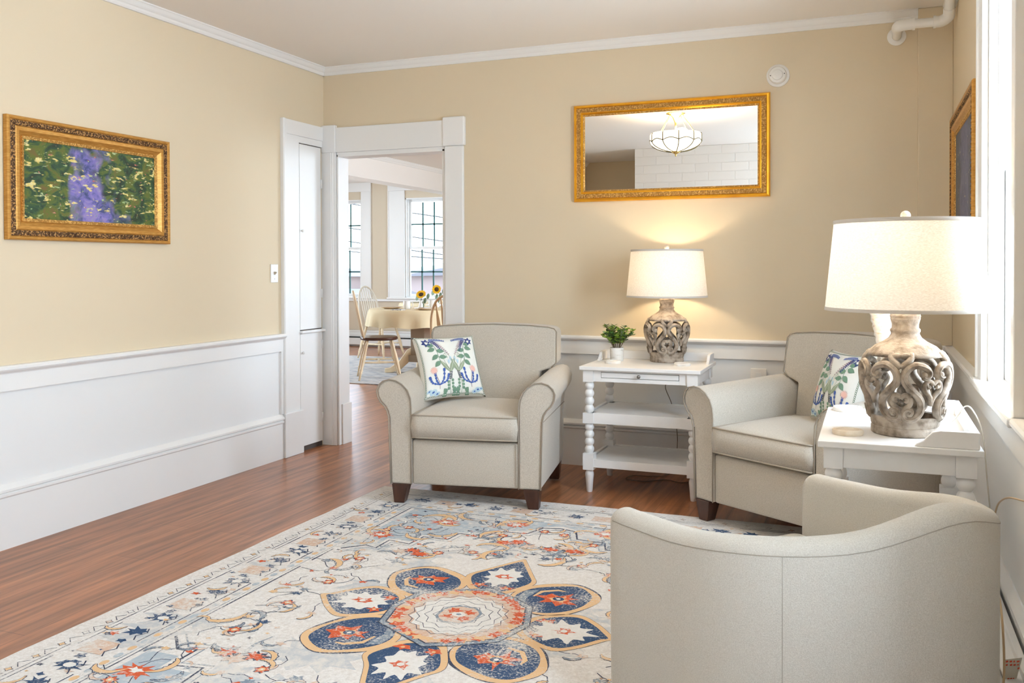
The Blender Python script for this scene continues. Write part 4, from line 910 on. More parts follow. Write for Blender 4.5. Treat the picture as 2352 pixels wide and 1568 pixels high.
# ================================================================ BARREL CHAIR
def barrel(loc, deg):
    t = thing('barrel_chair', 'pale oatmeal barrel chair seen from behind in the right foreground', 'armchair', loc, math.radians(deg))
    HW, D, TH = .376, .738, .080
    # centreline from right front (+x) around the back to left front
    hw = HW-TH/2; ys = .337; cl = []
    for i in range(9): cl.append((hw, .0+ys*i/8))
    nb = 28
    for i in range(1, nb):
        a = PI*i/nb; cl.append((hw*math.cos(a)*(1), ys+(D-TH/2-ys)*math.sin(a)**.928))
    for i in range(9): cl.append((-hw, ys*(8-i)/8))
    n = len(cl); bm = bmesh.new(); rows = []; lens = [0]
    for a, b in zip(cl, cl[1:]): lens.append(lens[-1]+math.dist(a, b))
    def rim(i):
        f = abs(2*lens[i]/lens[-1]-1)       # 1 at arm fronts, 0 at back centre
        far = .016*min(1, max(0, (lens[i]/lens[-1]-.55)/.2))
        g = (1-f); xs = [0, .12, .3, .5, .75, 1]; hs = [.590, .594, .604, .632, .668, .722]
        for q in range(5):
            if g <= xs[q+1]:
                m0 = 0 if q == 0 else (hs[q+1]-hs[q-1])/(xs[q+1]-xs[q-1]); m1 = 0 if q == 4 else (hs[q+2]-hs[q])/(xs[q+2]-xs[q])
                dx = xs[q+1]-xs[q]; u = (g-xs[q])/dx
                return far+hs[q]*(2*u**3-3*u*u+1)+m0*dx*(u**3-2*u*u+u)+hs[q+1]*(3*u*u-2*u**3)+m1*dx*(u**3-u*u)
        h = hs[-1]
        return h
    seam = []; seam2 = []
    for i, (x, y) in enumerate(cl):
        p0 = Vector(cl[max(0, i-1)]); p1 = Vector(cl[min(n-1, i+1)]); d = (p1-p0).normalized(); nr = Vector((d.y, -d.x))   # outward
        h = rim(i); q = TH/2; prof = []
        if i in (0, n-1): q2 = q
        prof = [(q-.012, .06), (q-.002, .14), (q, .30), (q, h-.032)]
        for k in range(1, 8): a = PI*k/8; prof.append((q*math.cos(a), h-.032+.032*math.sin(a)))
        prof += [(-q, h-.032), (-q, .38), (-q, .06)]
        rows.append([bm.verts.new((x+nr.x*o_, y+nr.y*o_, z)) for o_, z in prof])
        seam.append((x+nr.x*(q-.001), y+nr.y*(q-.001), h-.031))
    for a, b in zip(rows, rows[1:]):
        for k in range(len(a)): bm.faces.new((a[k], a[(k+1) % len(a)], b[(k+1) % len(b)], b[k])).smooth = True
    # rounded arm fronts
    for rr, sgn in ((rows[0], -1), (rows[-1], -1)):
        c = Vector((0, 0, 0))
        for v in rr: c += v.co
        c /= len(rr); prev = rr
        for k, (ins, dy) in enumerate(((.12, .016), (.35, .030), (.7, .038))):
            nw = []
            for v in rr:
                q = v.co.copy(); q.x += (c.x-q.x)*ins; q.z += ((.05 if q.z > .4 else -.0)*-ins)*1.0; q.y -= dy; nw.append(bm.verts.new(q))
            for j in range(len(rr)):
                bm.faces.new((prev[j], prev[(j+1) % len(rr)], nw[(j+1) % len(rr)], nw[j])).smooth = True
            prev = nw
        bm.faces.new(prev).smooth = True
    sh = obj('shell', bm, MT['fabric2'], t, smooth=True)
    bm = bmesh.new(); tube(bm, seam, .0016, 5)
    for i in (13,):
        x, y = cl[i]; p0 = Vector(cl[i-1]); p1 = Vector(cl[i+1]); d = (p1-p0).normalized(); nr = Vector((d.y, -d.x)); q = TH/2
        tube(bm, [(x+nr.x*(q-.001), y+nr.y*(q-.001), z) for z in (.12, .3, .5, rim(i)-.032)], .0016, 5)
    obj('seam', bm, MT['seam'], sh)
    bm = bmesh.new(); pts = [(x*.86, y*.86+.01) for x, y in cl]; prism(bm, pts, 'z', .12, .30); obj('seat_base', bm, MT['fabric2'], t, bevel=.01)
    bm = bmesh.new(); pts = [(x*.86, y*.86-.03) for x, y in cl]; prism(bm, pts, 'z', .30, .44); obj('seat_cushion', bm, MT['fabric2'], t, bevel=.03, seg=4, smooth=True, auto=True)
    for x, y in ((-.28, .06), (.28, .06), (-.22, .58), (.22, .58)):
        bm = bmesh.new(); lathe(bm, [(0, 0), (.018, 0), (.026, .08), (.026, .125), (0, .125)], 16, (x, y)); obj('leg', bm, MT['legwood'], t, smooth=True)
    return t
barrel((3.157, -2.794, .009), -131.8)

# ================================================================ SIDE TABLES
def side_table(label, loc, rz, w_, d, zt, group='white spool leg side tables', mid=True):
    t = thing('side_table', label, 'side table', loc, rz, group); m = MT['ftab']; k = zt/.69
    top = B(-w_/2, w_/2, 0, d, zt-.020, zt); obj('tabletop', top, m, t, bevel=.003)
    lx, ly0, ly1 = w_/2-.045, .045, d-.045
    # apron
    az0, az1 = zt-.083, zt-.020
    bm = bmesh.new(); box(bm, -lx+.028, -.212, ly0-.018, ly0, az0, az1); box(bm, .212, lx-.028, ly0-.018, ly0, az0, az1); box(bm, -.212, .212, ly0-.018, ly0, az0, az0+.021); box(bm, -.212, .212, ly0-.018, ly0, az1-.010, az1)
    box(bm, -lx+.028, lx-.028, ly1, ly1+.018, az0, az1); box(bm, -lx-.020, -lx, ly0+.028, ly1-.028, az0, az1); box(bm, lx, lx+.020, ly0+.028, ly1-.028, az0, az1)
    obj('apron', bm, m, t, bevel=.001)
    obj('drawer_gap', B(-.212, .212, ly0-.010, ly0-.004, az0+.02, az1-.009), MT['dark'], t)
    dr = obj('drawer', B(-.2095, .2095, ly0-.020, ly0+.012, az0+.0235, az1-.0125), m, t, bevel=.001)
    bm = bmesh.new(); lathe(bm, [(.004, 0), (.004, .010), (.009, .014), (.010, .020), (.006, .025), (0, .026)], 16); kn = obj('knob', bm, MT['metal'], dr, smooth=True, loc=(0, ly0-.020, az0+.037)); kn.rotation_euler = (PI/2, 0, 0)
    # gallery
    gal = [(d-.012, zt), (d-.012, zt+.050), (d-.115, zt+.050), (d-.135, zt+.045), (d-.15, zt+.030), (d-.16, zt+.018), (d-.178, zt+.008), (d-.185, zt)]
    gb = bmesh.new(); box(gb, -w_/2+.012, w_/2-.012, d-.026, d-.010, zt, zt+.050); obj('gallery', gb, m, t, bevel=.003)
    for s in (-1, 1):
        bm = bmesh.new(); a, b = sorted((s*(w_/2-.010), s*(w_/2-.026))); prism(bm, gal, 'x', a, b); obj('gallery', bm, m, t, bevel=.002)
    zs = [.124, .214, .378, .434, .604]; zs = [z*k for z in zs]
    for sx_ in (-1, 1):
        for y in (ly0, ly1):
            x = sx_*lx; bm = bmesh.new(); q = .028
            box(bm, x-q, x+q, y-q, y+q, zs[4], zt-.020); box(bm, x-q*1.05, x+q*1.05, y-q*1.05, y+q*1.05, zs[2], zs[3]); box(bm, x-q*1.05, x+q*1.05, y-q*1.05, y+q*1.05, zs[0], zs[1])
            def spool(a, b, nb):
                pr = [(.018, a)]
                for i in range(nb):
                    z0 = a+(b-a)*i/nb; hh_ = (b-a)/nb
                    for j in range(1, 8): tt = j/8; pr.append((.0165+.0095*math.sin(PI*tt)**.8, z0+hh_*tt))
                    pr.append((.0165, z0+hh_))
                lathe(bm, pr, 20, (x, y))
            spool(zs[3], zs[4], 3 if False else 4); spool(zs[1], zs[2], 4)
            lathe(bm, [(0, 0), (.014, 0), (.016, .005), (.021, .07*k), (.024, .095*k), (.023, .108*k), (.018, .116*k), (.019, zs[0]), (0, zs[0])], 20, (x, y))
            obj('leg', bm, m, t, smooth=True, auto=True)
    for a, b in ((zs[2], zs[3]), (zs[0]+.015, zs[1]-.034))[0 if mid else 1:]:
        bm = bmesh.new(); box(bm, -lx+.005, lx-.005, ly0-.018, ly1+.018, b-.018, b); box(bm, -lx+.028, lx-.028, ly0-.022, ly0-.006, a, b+.003); box(bm, -lx+.028, lx-.028, ly1+.006, ly1+.022, a, b+.003)
        box(bm, -lx-.022, -lx-.006, ly0+.028, ly1-.028, a, b+.003); box(bm, lx+.006, lx+.022, ly0+.028, ly1-.028, a, b+.003)
        obj('shelf', bm, m, t, bevel=.001)
    return t
T1Z, T2Z = .688, .692
side_table('white spool leg side table against the back wall between the two armchairs', (2.385, -.665, 0), 0, .655, .50, T1Z)
side_table('white side table by the window, end on, behind the barrel chair', (3.378, -2.07, 0), -PI/2, .71, .458, T2Z, mid=False)

# ================================================================ TABLE LAMPS
LP = [(.098, 0), (.102, .004), (.102, .024), (.099, .028), (.102, .032), (.104, .046), (.106, .060)]
def Rz(z):
    pr = [(.06, .106), (.10, .115), (.15, .127), (.19, .131), (.22, .130), (.245, .122), (.265, .107), (.283, .088)]
    if z <= pr[0][0]: return pr[0][1]
    for (a, ra), (b, rb) in zip(pr, pr[1:]):
        if z <= b: return ra+(rb-ra)*(z-a)/(b-a)
    return pr[-1][1]
Slp = [(316, 400), (285, 408), (255, 385), (247, 340), (280, 290), (340, 262), (400, 258), (460, 285), (505, 335), (528, 400), (520, 460), (480, 520), (420, 580), (360, 640), (320, 710), (310, 790), (335, 860), (390, 915), (450, 935), (515, 925), (545, 880), (525, 828), (475, 808), (440, 830), (455, 868), (485, 860)]
Hlp = [(525, 690), (500, 700), (478, 680), (478, 645), (508, 625), (545, 640), (572, 668)]
Hl2 = [(478, 645), (450, 690), (468, 750), (520, 800), (556, 850), (572, 930)]
Ulp = [(430, 120), (440, 170), (475, 215), (530, 255), (572, 290)]
Vlp = [(440, 170), (500, 150), (572, 160)]
def lamp(label, loc, s, rot, cordmat, cordpts):
    t = thing('table_lamp', label, 'table lamp', loc, 0, 'carved openwork table lamps'); t.scale = (s, s, s)
    bm = bmesh.new(); lathe(bm, [(0, 0)]+LP+[(.100, .062), (.094, .058), (.092, .012), (0, .012)], 48)
    b = obj('lamp_base', bm, MT['stone'], t, smooth=True, auto=True)
    bm = bmesh.new(); lathe(bm, [(.108, .252), (.118, .250), (.110, .262), (.092, .280), (.066, .294), (.050, .306), (.043, .318), (.0425, .322), (.0455, .327), (.0455, .333), (.0405, .338), (.0405, .350), (.0445, .364), (.0460, .368), (.0440, .370), (.0465, .374), (.0450, .381), (.036, .385), (0, .385)], 48)
    obj('lamp_neck', bm, MT['stone'], b, smooth=True)
    bm = bmesh.new()
    def path(pts, mirror, off, dz=0, rr=.0):
        out = []
        for x, y in pts:
            dx = (x-572)/3960*(-1 if mirror else 1); z = (1165-y)/3960+dz; R = Rz(z)
            a = rot-PI/2+off+math.asin(max(-.98, min(.98, dx/.132))); out.append(((R-.004+rr)*math.cos(a), (R-.004+rr)*math.sin(a), z))
        return spline(out, 3)
    for k in range(4):
        off = k*PI/2
        for mir in (False, True):
            for P, r in ((Slp, .0125), (Hlp, .0090), (Hl2, .0095), (Ulp, .0105), (Vlp, .010)):
                q = path(P, mir, off); m = len(q); tube(bm, q, [r*(.75+.25*math.sin(PI*i/(m-1))) for i in range(m)], 8)
                if P is Slp:
                    q = path(P, mir, off, 0, .0115); tube(bm, q, .0030, 5)
            for P, r in ((Hlp, .0075), (Hl2, .0078)):
                tube(bm, path(P, mir, off+PI/4, .045), r, 8)
            for (x, y, r) in ((300, 375, .011), (475, 850, .012), (500, 668, .008)):
                q = path([(x, y), (x+1, y)], mir, off)[0]; bmesh.ops.create_icosphere(bm, subdivisions=2, radius=r, matrix=Matrix.Translation(q))
    obj('scrollwork', bm, MT['stone'], b, smooth=True)
    bm = bmesh.new(); tube(bm, [(0, 0, .385), (0, 0, .42)], .018, 16); obj('socket', bm, MT['socket'], t, smooth=True, auto=True)
    bm = bmesh.new(); tube(bm, [(0, 0, .415), (0, 0, .695)], .003, 8)
    for k in range(3): a = 2*PI*k/3; tube(bm, [(0, 0, .676), (.214*math.cos(a), .214*math.sin(a), .676)], .002, 6)
    obj('harp', bm, MT['brass'], t)
    bm = bmesh.new(); bmesh.ops.create_uvsphere(bm, u_segments=16, v_segments=10, radius=.030, matrix=Matrix.Translation((0, .0, .475))); obj('bulb', bm, MT['bulb'], t, smooth=True)
    z0, z1 = .393, .683; r0, r1 = .2435, .217
    bm = bmesh.new(); lathe(bm, [(r0, z0+.010), (r1, z1-.010)], 72); sh = obj('lamp_shade', bm, MT['shade'], t, smooth=True)
    for (ra, za, rb, zb) in ((r0+.001, z0, r0-.0005, z0+.011), (r1+.0005, z1-.012, r1, z1)):
        bm = bmesh.new(); lathe(bm, [(ra+.0015, za), (rb+.0015, zb), (rb-.0015, zb), (ra-.0015, za), (ra+.0015, za)], 72)
        obj('shade_trim', bm, MT['shadetrim'], sh, smooth=True)
    bm = bmesh.new(); tube(bm, [(0, 0, .680), (0, 0, .688)], .009, 12); bmesh.ops.create_uvsphere(bm, u_segments=20, v_segments=12, radius=.0155, matrix=Matrix.Translation((0, 0, .697))); obj('finial', bm, MT['marble'], t, smooth=True)
    bm = bmesh.new(); inv = Matrix.Scale(1/s, 4) @ Matrix.Translation(-Vector(loc))
    tube(bm, spline([inv @ Vector(q) for q in cordpts], 6), .0024/s, 6); obj('cord', bm, cordmat, t, smooth=True)
    l = bpy.data.lights.new('bulb_light', 'POINT'); l.energy = LAMP_W; l.color = (1, .79, .53); l.shadow_soft_size = .032
    lo = bpy.data.objects.new('bulb_light', l); COL.objects.link(lo); lo.location = Vector(loc)+Vector((0, 0, .545*s))
    return t
MT['socket'] = mat('tan_socket', (.50, .30, .15), .5)
lamp('carved openwork table lamp on the far side table below the gold mirror', (2.452, -.262, T1Z), .93, .21, MT['cordd'],
     [(2.44, -.17, T1Z+.006), (2.42, -.13, T1Z+.02), (2.42, -.135, T1Z+.07), (2.42, -.10, T1Z+.06), (2.45, -.07, .58), (2.40, -.06, .52), (2.44, -.05, .40), (2.47, -.05, .2), (2.44, -.08, .02), (2.34, -.16, .004), (2.24, -.18, .004), (2.22, -.28, .004), (2.33, -.30, .004), (2.44, -.22, .004), (2.55, -.25, .004), (2.66, -.15, .05), (2.66, -.06, .28)])
lamp('large carved openwork table lamp on the near side table by the window', (3.632, -2.19, T2Z), 1.0, -.13, MT['cordc'],
     [(3.72, -2.12, T2Z+.004), (3.745, -2.05, T2Z+.004), (3.765, -2.02, T2Z+.006), (3.80, -1.98, T2Z+.03), (3.822, -2.0, T2Z+.068), (3.838, -2.08, T2Z+.066), (3.862, -2.12, T2Z+.0), (3.872, -2.15, .55), (3.885, -2.12, .42), (3.88, -2.10, .32)])
# coasters
for i, (x, y, z, r, mt, lb) in enumerate([(2.188, -.455, T1Z, .045, 'marblew', 'round pale coaster on the left of the far side table'), (2.575, -.44, T1Z, .045, 'marblew', 'round pale coaster right of the far table lamp'),
        (3.462, -2.275, T2Z, .048, 'marble', 'round tan wooden coaster at the near table front corner'), (3.450, -1.78, T2Z, .052, 'marblew', 'round white coaster on the near side table back corner')]):
    bm = bmesh.new(); lathe(bm, [(0, 0), (r*.97, 0), (r, .004), (r, .012), (r*.95, .015), (r*.72, .0152), (r*.70, .013), (0, .013)], 40)
    o = obj('coaster', bm, MT[mt], smooth=True, auto=True, loc=(x, y, z)); tag(o, lb, 'coaster', 'round coasters')
# potted plant
t = thing('potted_plant', 'small leafy green plant in a white ceramic pot on the side table', 'plant', (2.178, -.33, T1Z))
bm = bmesh.new(); lathe(bm, [(0, 0), (.036, 0), (.038, .004), (.040, .075), (.0385, .0775), (.037, .075), (.036, .062), (0, .062)], 36); obj('pot', bm, MT['pot'], t, smooth=True, auto=True)
bm = bmesh.new(); lathe(bm, [(0, .066), (.037, .064)], 20); obj('soil', bm, MT['stem'], t)
rp = random.Random(11); bs = bmesh.new(); bl = bmesh.new()
def leaf3(bm, p, d, L, w_, mi, rnd):
    d = Vector(d).normalized(); s = d.cross(Vector((rnd.uniform(-.4, .4), rnd.uniform(-.4, .4), 1))).normalized(); nn = s.cross(d)
    pts = [p, p+d*L*.35+s*w_*.5+nn*L*.04, p+d*L*.75+s*w_*.38, p+d*L, p+d*L*.75-s*w_*.38, p+d*L*.35-s*w_*.5+nn*L*.04, p+d*L*.5-nn*L*.06]
    v = [bm.verts.new(q) for q in pts]
    for a in range(6): f = bm.faces.new((v[a], v[(a+1) % 6], v[6])); f.material_index = mi; f.smooth = True
for k in range(30):
    a = rp.random()*2*PI; lean = rp.uniform(.1, .95); H_ = rp.uniform(.07, .135)
    p0 = Vector((.015*math.cos(a), .015*math.sin(a), .066)); tip = p0+Vector((math.cos(a)*lean*.095, math.sin(a)*lean*.095, H_))
    mid = (p0+tip)/2+Vector((0, 0, .02)); st = spline([p0, mid, tip], 5); tube(bs, st, .0012, 5)
    mi = rp.choice((0, 0, 1, 2))
    for j in range(3, len(st)):
        for q in range(3):
            b = rp.random()*2*PI; d = Vector((math.cos(b), math.sin(b), rp.uniform(.1, .9)))
            leaf3(bl, st[j], d, rp.uniform(.018, .030), rp.uniform(.010, .016), mi if rp.random() < .8 else rp.choice((0, 1)), rp)
obj('stems', bs, MT['stem'], t, smooth=True); obj('foliage', bl, [MT['leaf1'], MT['leaf2'], MT['leaf3']], t)
# white carved shell ornament behind the near lamp
t = thing('carved_ornament', 'white carved horn-shaped ornament standing behind the near table lamp', 'ornament', (3.585, -1.92, T2Z))
bm = bmesh.new(); lathe(bm, [(0, 0), (.035, 0), (.037, .006), (.030, .016), (.014, .024), (0, .024)], 28); obj('base', bm, MT['white'], t, smooth=True, auto=True)
bm = bmesh.new(); pth = spline([(.0, 0, .02), (.012, 0, .10), (.004, 0, .19), (-.010, 0, .28), (-.022, 0, .37), (-.010, 0, .42), (.012, 0, .43)], 10); m = len(pth)
tube(bm, pth, [(.010+.030*min(1, i/m*1.35))*(1+.07*math.sin(i*2.4)) for i in range(m)], 18); obj('horn', bm, mat('white_carved_shell', (.82, .78, .70), .5, noise=((.62, .50, .36), 35, (1, 1, 3), .5, .65), bump=(60, .8, .004)), t, smooth=True)
# loose cord with a warning tag on the right wall
t = thing('extension_cord', 'thin gold cord with red lettered paper tag by the window wall heater', 'cord', (3.88, -2.8, 0))
Lc = Vector((-3.88, 2.8, 0))
def C(*a): return Vector(a)+Lc
cp = [(3.905, -2.74, .628), (3.90, -2.687, .618), (3.90, -2.434, .566), (3.90, -2.27, .520), (3.90, -2.15, .47), (3.895, -2.10, .40), (3.88, -2.22, .36), (3.86, -2.45, .365), (3.842, -2.667, .380), (3.838, -2.79, .345), (3.838, -2.835, .25), (3.830, -2.875, .19), (3.815, -2.90, .10), (3.80, -2.95, .010)]
bm = bmesh.new(); tube(bm, spline([C(*q) for q in cp], 6), .0028, 6); obj('wire', bm, MT['cordg'], t, smooth=True)
bm = bmesh.new(); ax, ay = 3.808, -2.775
q = [C(3.838, -2.830, .253), C(3.880, -2.813, .258), C(3.874, -2.815, .235), C(3.858, -2.822, .168), C(3.842, -2.832, .172)]
vs_ = [bm.verts.new(p) for p in q]+[bm.verts.new(p+Vector((.0006, .0006, 0))) for p in q]; k5 = 5
bm.faces.new(vs_[:5]); bm.faces.new(vs_[5:][::-1])
for i in range(5): bm.faces.new((vs_[i], vs_[(i+1) % 5], vs_[5+(i+1) % 5], vs_[5+i]))
pt = random.Random(3)
for row in range(9):
    z = .246-row*.0085
    if row == 4: continue
    for cc in range(4):
        f0 = .12+cc*.20+pt.uniform(0, .03); f1 = f0+pt.uniform(.09, .17)
        if f1 > .95-row*.03: continue
        a_ = q[0].lerp(q[1], f0); b_ = q[0].lerp(q[1], f1); off = Vector((-.0010, -.0012, 0))
        if row > 4: a_ = q[4].lerp(q[2], f0); b_ = q[4].lerp(q[2], f1)
        A_ = Vector((a_.x, a_.y, z))+off; B_ = Vector((b_.x, b_.y, z+.001))+off
        bm.faces.new([bm.verts.new(v) for v in (A_, B_, B_+Vector((0, 0, .0045)), A_+Vector((0, 0, .0045)))]).material_index = 1
obj('tag', bm, [mat('tag_paper', (.70, .66, .58), .7), mat('tag_red', (.70, .09, .04), .7)], t)

# ================================================================ DINING ROOM
def turned(bm, a, b, r, seg=12):
    a, b = Vector(a), Vector(b); prof = [(0, .85), (.10, .95), (.13, 1.25), (.15, .9), (.17, 1.25), (.20, .9), (.35, 1.25), (.55, 1.35), (.72, 1.0), (.75, 1.3), (.78, .9), (.80, 1.2), (.84, .9), (1, .65)]
    tube(bm, [a.lerp(b, t_) for t_, _ in prof], [r*k for _, k in prof], seg)
def windsor(label, loc, rz, seatm, legm, arrow=False, hoopm=None, group='natural wood windsor chairs'):
    t = thing('dining_chair', label, 'chair', loc, rz, group); hm = hoopm or legm
    # local: facing -y ; seat centre at origin
    bm = bmesh.new(); pts = []
    for i in range(32):
        a = 2*PI*i/32; x = .215*math.copysign(abs(math.cos(a))**.75, math.cos(a)); y = .205*math.copysign(abs(math.sin(a))**.85, math.sin(a)); pts.append((x*(1-.12*(y/.2 if y > 0 else 0)), y))
    prism(bm, pts, 'z', .425, .458); obj('seat', bm, seatm, t, bevel=.012, seg=3, smooth=True, auto=True)
    ft = []
    for sx_ in (-1, 1):
        for sy_ in (-1, 1):
            a = (sx_*.14, sy_*.13, .428); b = (sx_*.215, sy_*.225, 0); ft.append((a, b)); bm = bmesh.new(); turned(bm, a, b, .0155); obj('leg', bm, legm, t, smooth=True)
    L = lambda sx_, sy_, z: Vector((sx_*(.14+.075*(.428-z)/.428), sy_*(.13+.095*(.428-z)/.428), z))
    for sx_ in (-1, 1): bm = bmesh.new(); turned(bm, L(sx_, -1, .19), L(sx_, 1, .19), .010, 8); obj('stretcher', bm, legm, t, smooth=True)
    bm = bmesh.new(); turned(bm, (-.177, 0, .19), (.177, 0, .19), .010, 8); obj('stretcher', bm, legm, t, smooth=True)
    H_ = .50; W_ = .20
    hp = []
    for i in range(25):
        a = PI*i/24; x = -W_*math.cos(a)*(1 if True else 1); z = .455+H_*math.sin(a)**.62; hp.append(Vector((x if abs(x) > .0 else 0, .17+(z-.455)*.22, z)))
    bm = bmesh.new(); tube(bm, hp, .0125, 10); obj('back_hoop', bm, hm, t, smooth=True)
    n = 5 if arrow else 7
    for k in range(n):
        f = (k+1)/(n+1)*2-1; xb = f*.155; xt = f*.175
        zt_ = .455+H_*math.sqrt(max(0, 1-(xt/W_)**2))**.62-.004
        a = Vector((xb, .165, .455)); b = Vector((xt, .17+(zt_-.455)*.22, zt_)); bm = bmesh.new()
        if arrow:
            wd = [.006, .008, .016, .019, .014, .007, .006]
            vs2 = []
            for i, w2 in enumerate(wd):
                q = a.lerp(b, i/(len(wd)-1)); vs2.append([bm.verts.new(q+Vector((s1*w2, s2*.005, 0))) for s1, s2 in ((-1, -1), (1, -1), (1, 1), (-1, 1))])
            for r0, r1 in zip(vs2, vs2[1:]):
                for i in range(4): bm.faces.new((r0[i], r0[(i+1) % 4], r1[(i+1) % 4], r1[i]))
            bm.faces.new(vs2[0][::-1]); bm.faces.new(vs2[-1])
        else: tube(bm, [a, a.lerp(b, .3), b], [.006, .0085, .005], 8)
        obj('spindle', bm, hm, t, smooth=not arrow)
    return t
fa = math.atan2(.55, .83)+PI/2
windsor('windsor chair with dark seat nearest the doorway, at the left of the round table', (-1.50, 3.33, .008), fa, MT['seatw'], MT['pale'])
windsor('windsor chair with white washed hoop back beyond the front round table', (-2.62, 5.32, .008), math.radians(80), MT['palew'], MT['pale'], hoopm=MT['palew'])
windsor('pale arrow-back windsor chair behind the left armchair, near the doorway edge', (-.20, 2.63, 0), math.radians(28)+PI-.5, MT['seatw'], MT['pale'], arrow=True)
def dtable(label, clabel, loc, r=.60):
    t = thing('dining_table', label, 'table', loc)
    bm = bmesh.new(); lathe(bm, [(0, .71), (r-.02, .71), (r-.02, .735), (0, .735)], 48); obj('tabletop', bm, MT['pale'], t)
    bm = bmesh.new(); box(bm, -.09, .09, -.09, .09, .12, .71); box(bm, -.12, .12, -.12, .12, .62, .70); box(bm, -.11, .11, -.11, .11, .12, .2); obj('pedestal', bm, MT['palew2'], t, bevel=.006)
    for k in range(4):
        a = k*PI/2+.55; c, s = math.cos(a), math.sin(a); bm = bmesh.new(); prof = [(.08, .30), (.16, .26), (.26, .12), (.36, .055), (.42, .05), (.42, .0), (.34, .0), (.24, .03), (.14, .12), (.08, .12)]
        A_ = [bm.verts.new((x*c-.03*s, x*s+.03*c, z)) for x, z in prof]; B_ = [bm.verts.new((x*c+.03*s, x*s-.03*c, z)) for x, z in prof]
        bm.faces.new(A_); bm.faces.new(B_[::-1])
        for i in range(len(prof)): j = (i+1) % len(prof); bm.faces.new((A_[i], B_[i], B_[j], A_[j]))
        obj('leg', bm, MT['pale'], t, bevel=.006)
    bm = bmesh.new(); seg = 96; rows = []
    for (rr, z, amp) in ((0, .7385, 0), (r-.06, .7385, 0), (r-.01, .7375, 0), (r, .730, .0), (r+.012, .69, .15), (r+.022, .62, .6), (r+.030, .545, 1)):
        row = []
        for i in range(seg if rr else 1):
            a = 2*PI*i/seg; f = .018*math.sin(a*11)+.010*math.sin(a*17+1); R_ = rr+amp*f; row.append(bm.verts.new((R_*math.cos(a), R_*math.sin(a), z+amp*.008*math.sin(a*11))))
        rows.append(row)
    for a_, b_ in zip(rows, rows[1:]):
        for i in range(seg):
            j = (i+1) % seg; q_ = list(dict.fromkeys([a_[i % len(a_)], a_[j % len(a_)], b_[j], b_[i]])); bm.faces.new(q_).smooth = True
    c = obj('tablecloth', bm, MT['cloth'], loc=loc); tag(c, clabel, 'tablecloth', 'cream tablecloths')
MT['palew2'] = mat('grey_brown_pedestal', (.38, .30, .22), .5)
TA = (-1.34, 4.02, .008); TB = (-1.95, 5.85, .0)
dtable('round pedestal dining table under the front cream tablecloth', 'cream cloth draped over the front round dining table', TA)
dtable('round dining table near the far dining room window', 'cream cloth on the round table nearest the far window', TB)
ZT = .008+.7385
def plate(x, y, z, r, m, lb):
    bm = bmesh.new(); lathe(bm, [(0, 0), (r*.55, 0), (r*.62, .006), (r, .020), (r*.99, .023), (r*.60, .010), (0, .006)], 40); o = obj('plate', bm, MT[m], smooth=True, loc=(x, y, z)); tag(o, lb, 'plate', 'dinner plates')
plate(TA[0]-.28, TA[1]-.20, ZT, .135, 'chinab', 'beige plate at the left of the front dining table')
plate(TA[0]+.24, TA[1]-.34, ZT, .14, 'chinab', 'beige plate at the near edge of the front dining table')
plate(TA[0]+.0, TA[1]+.42, ZT, .135, 'china', 'white plate on the far side of the front dining table')
plate(TB[0]-.30, TB[1]-.2, ZT-.008, .13, 'china', 'white plate on the table nearest the far window')
def mug(x, y, z, lb, hs=0):
    t = thing('mug', lb, 'mug', (x, y, z), hs, 'white mugs')
    bm = bmesh.new(); lathe(bm, [(0, 0), (.036, 0), (.040, .004), (.042, .095), (.040, .097), (.038, .095), (.036, .008), (0, .006)], 32); obj('cup', bm, MT['china'], t, smooth=True)
    bm = bmesh.new(); tube(bm, spline([(.040, 0, .078), (.062, 0, .080), (.074, 0, .055), (.064, 0, .028), (.040, 0, .022)], 5), .005, 8); obj('handle', bm, MT['china'], t, smooth=True)
mug(TA[0]-.05, TA[1]-.25, ZT, 'white mug standing between the plates on the front dining table', .2)
mug(TA[0]+.12, TA[1]+.05, ZT, 'small white mug near the vase on the front dining table', -.3)
o = obj('table_tile', B(-.07, .07, -.05, .05, 0, .008), MT['tile'], bevel=.002, loc=(TA[0]-.04, TA[1]-.47, ZT)); tag(o, 'blue and white patterned tile at the edge of the tablecloth', 'tile')
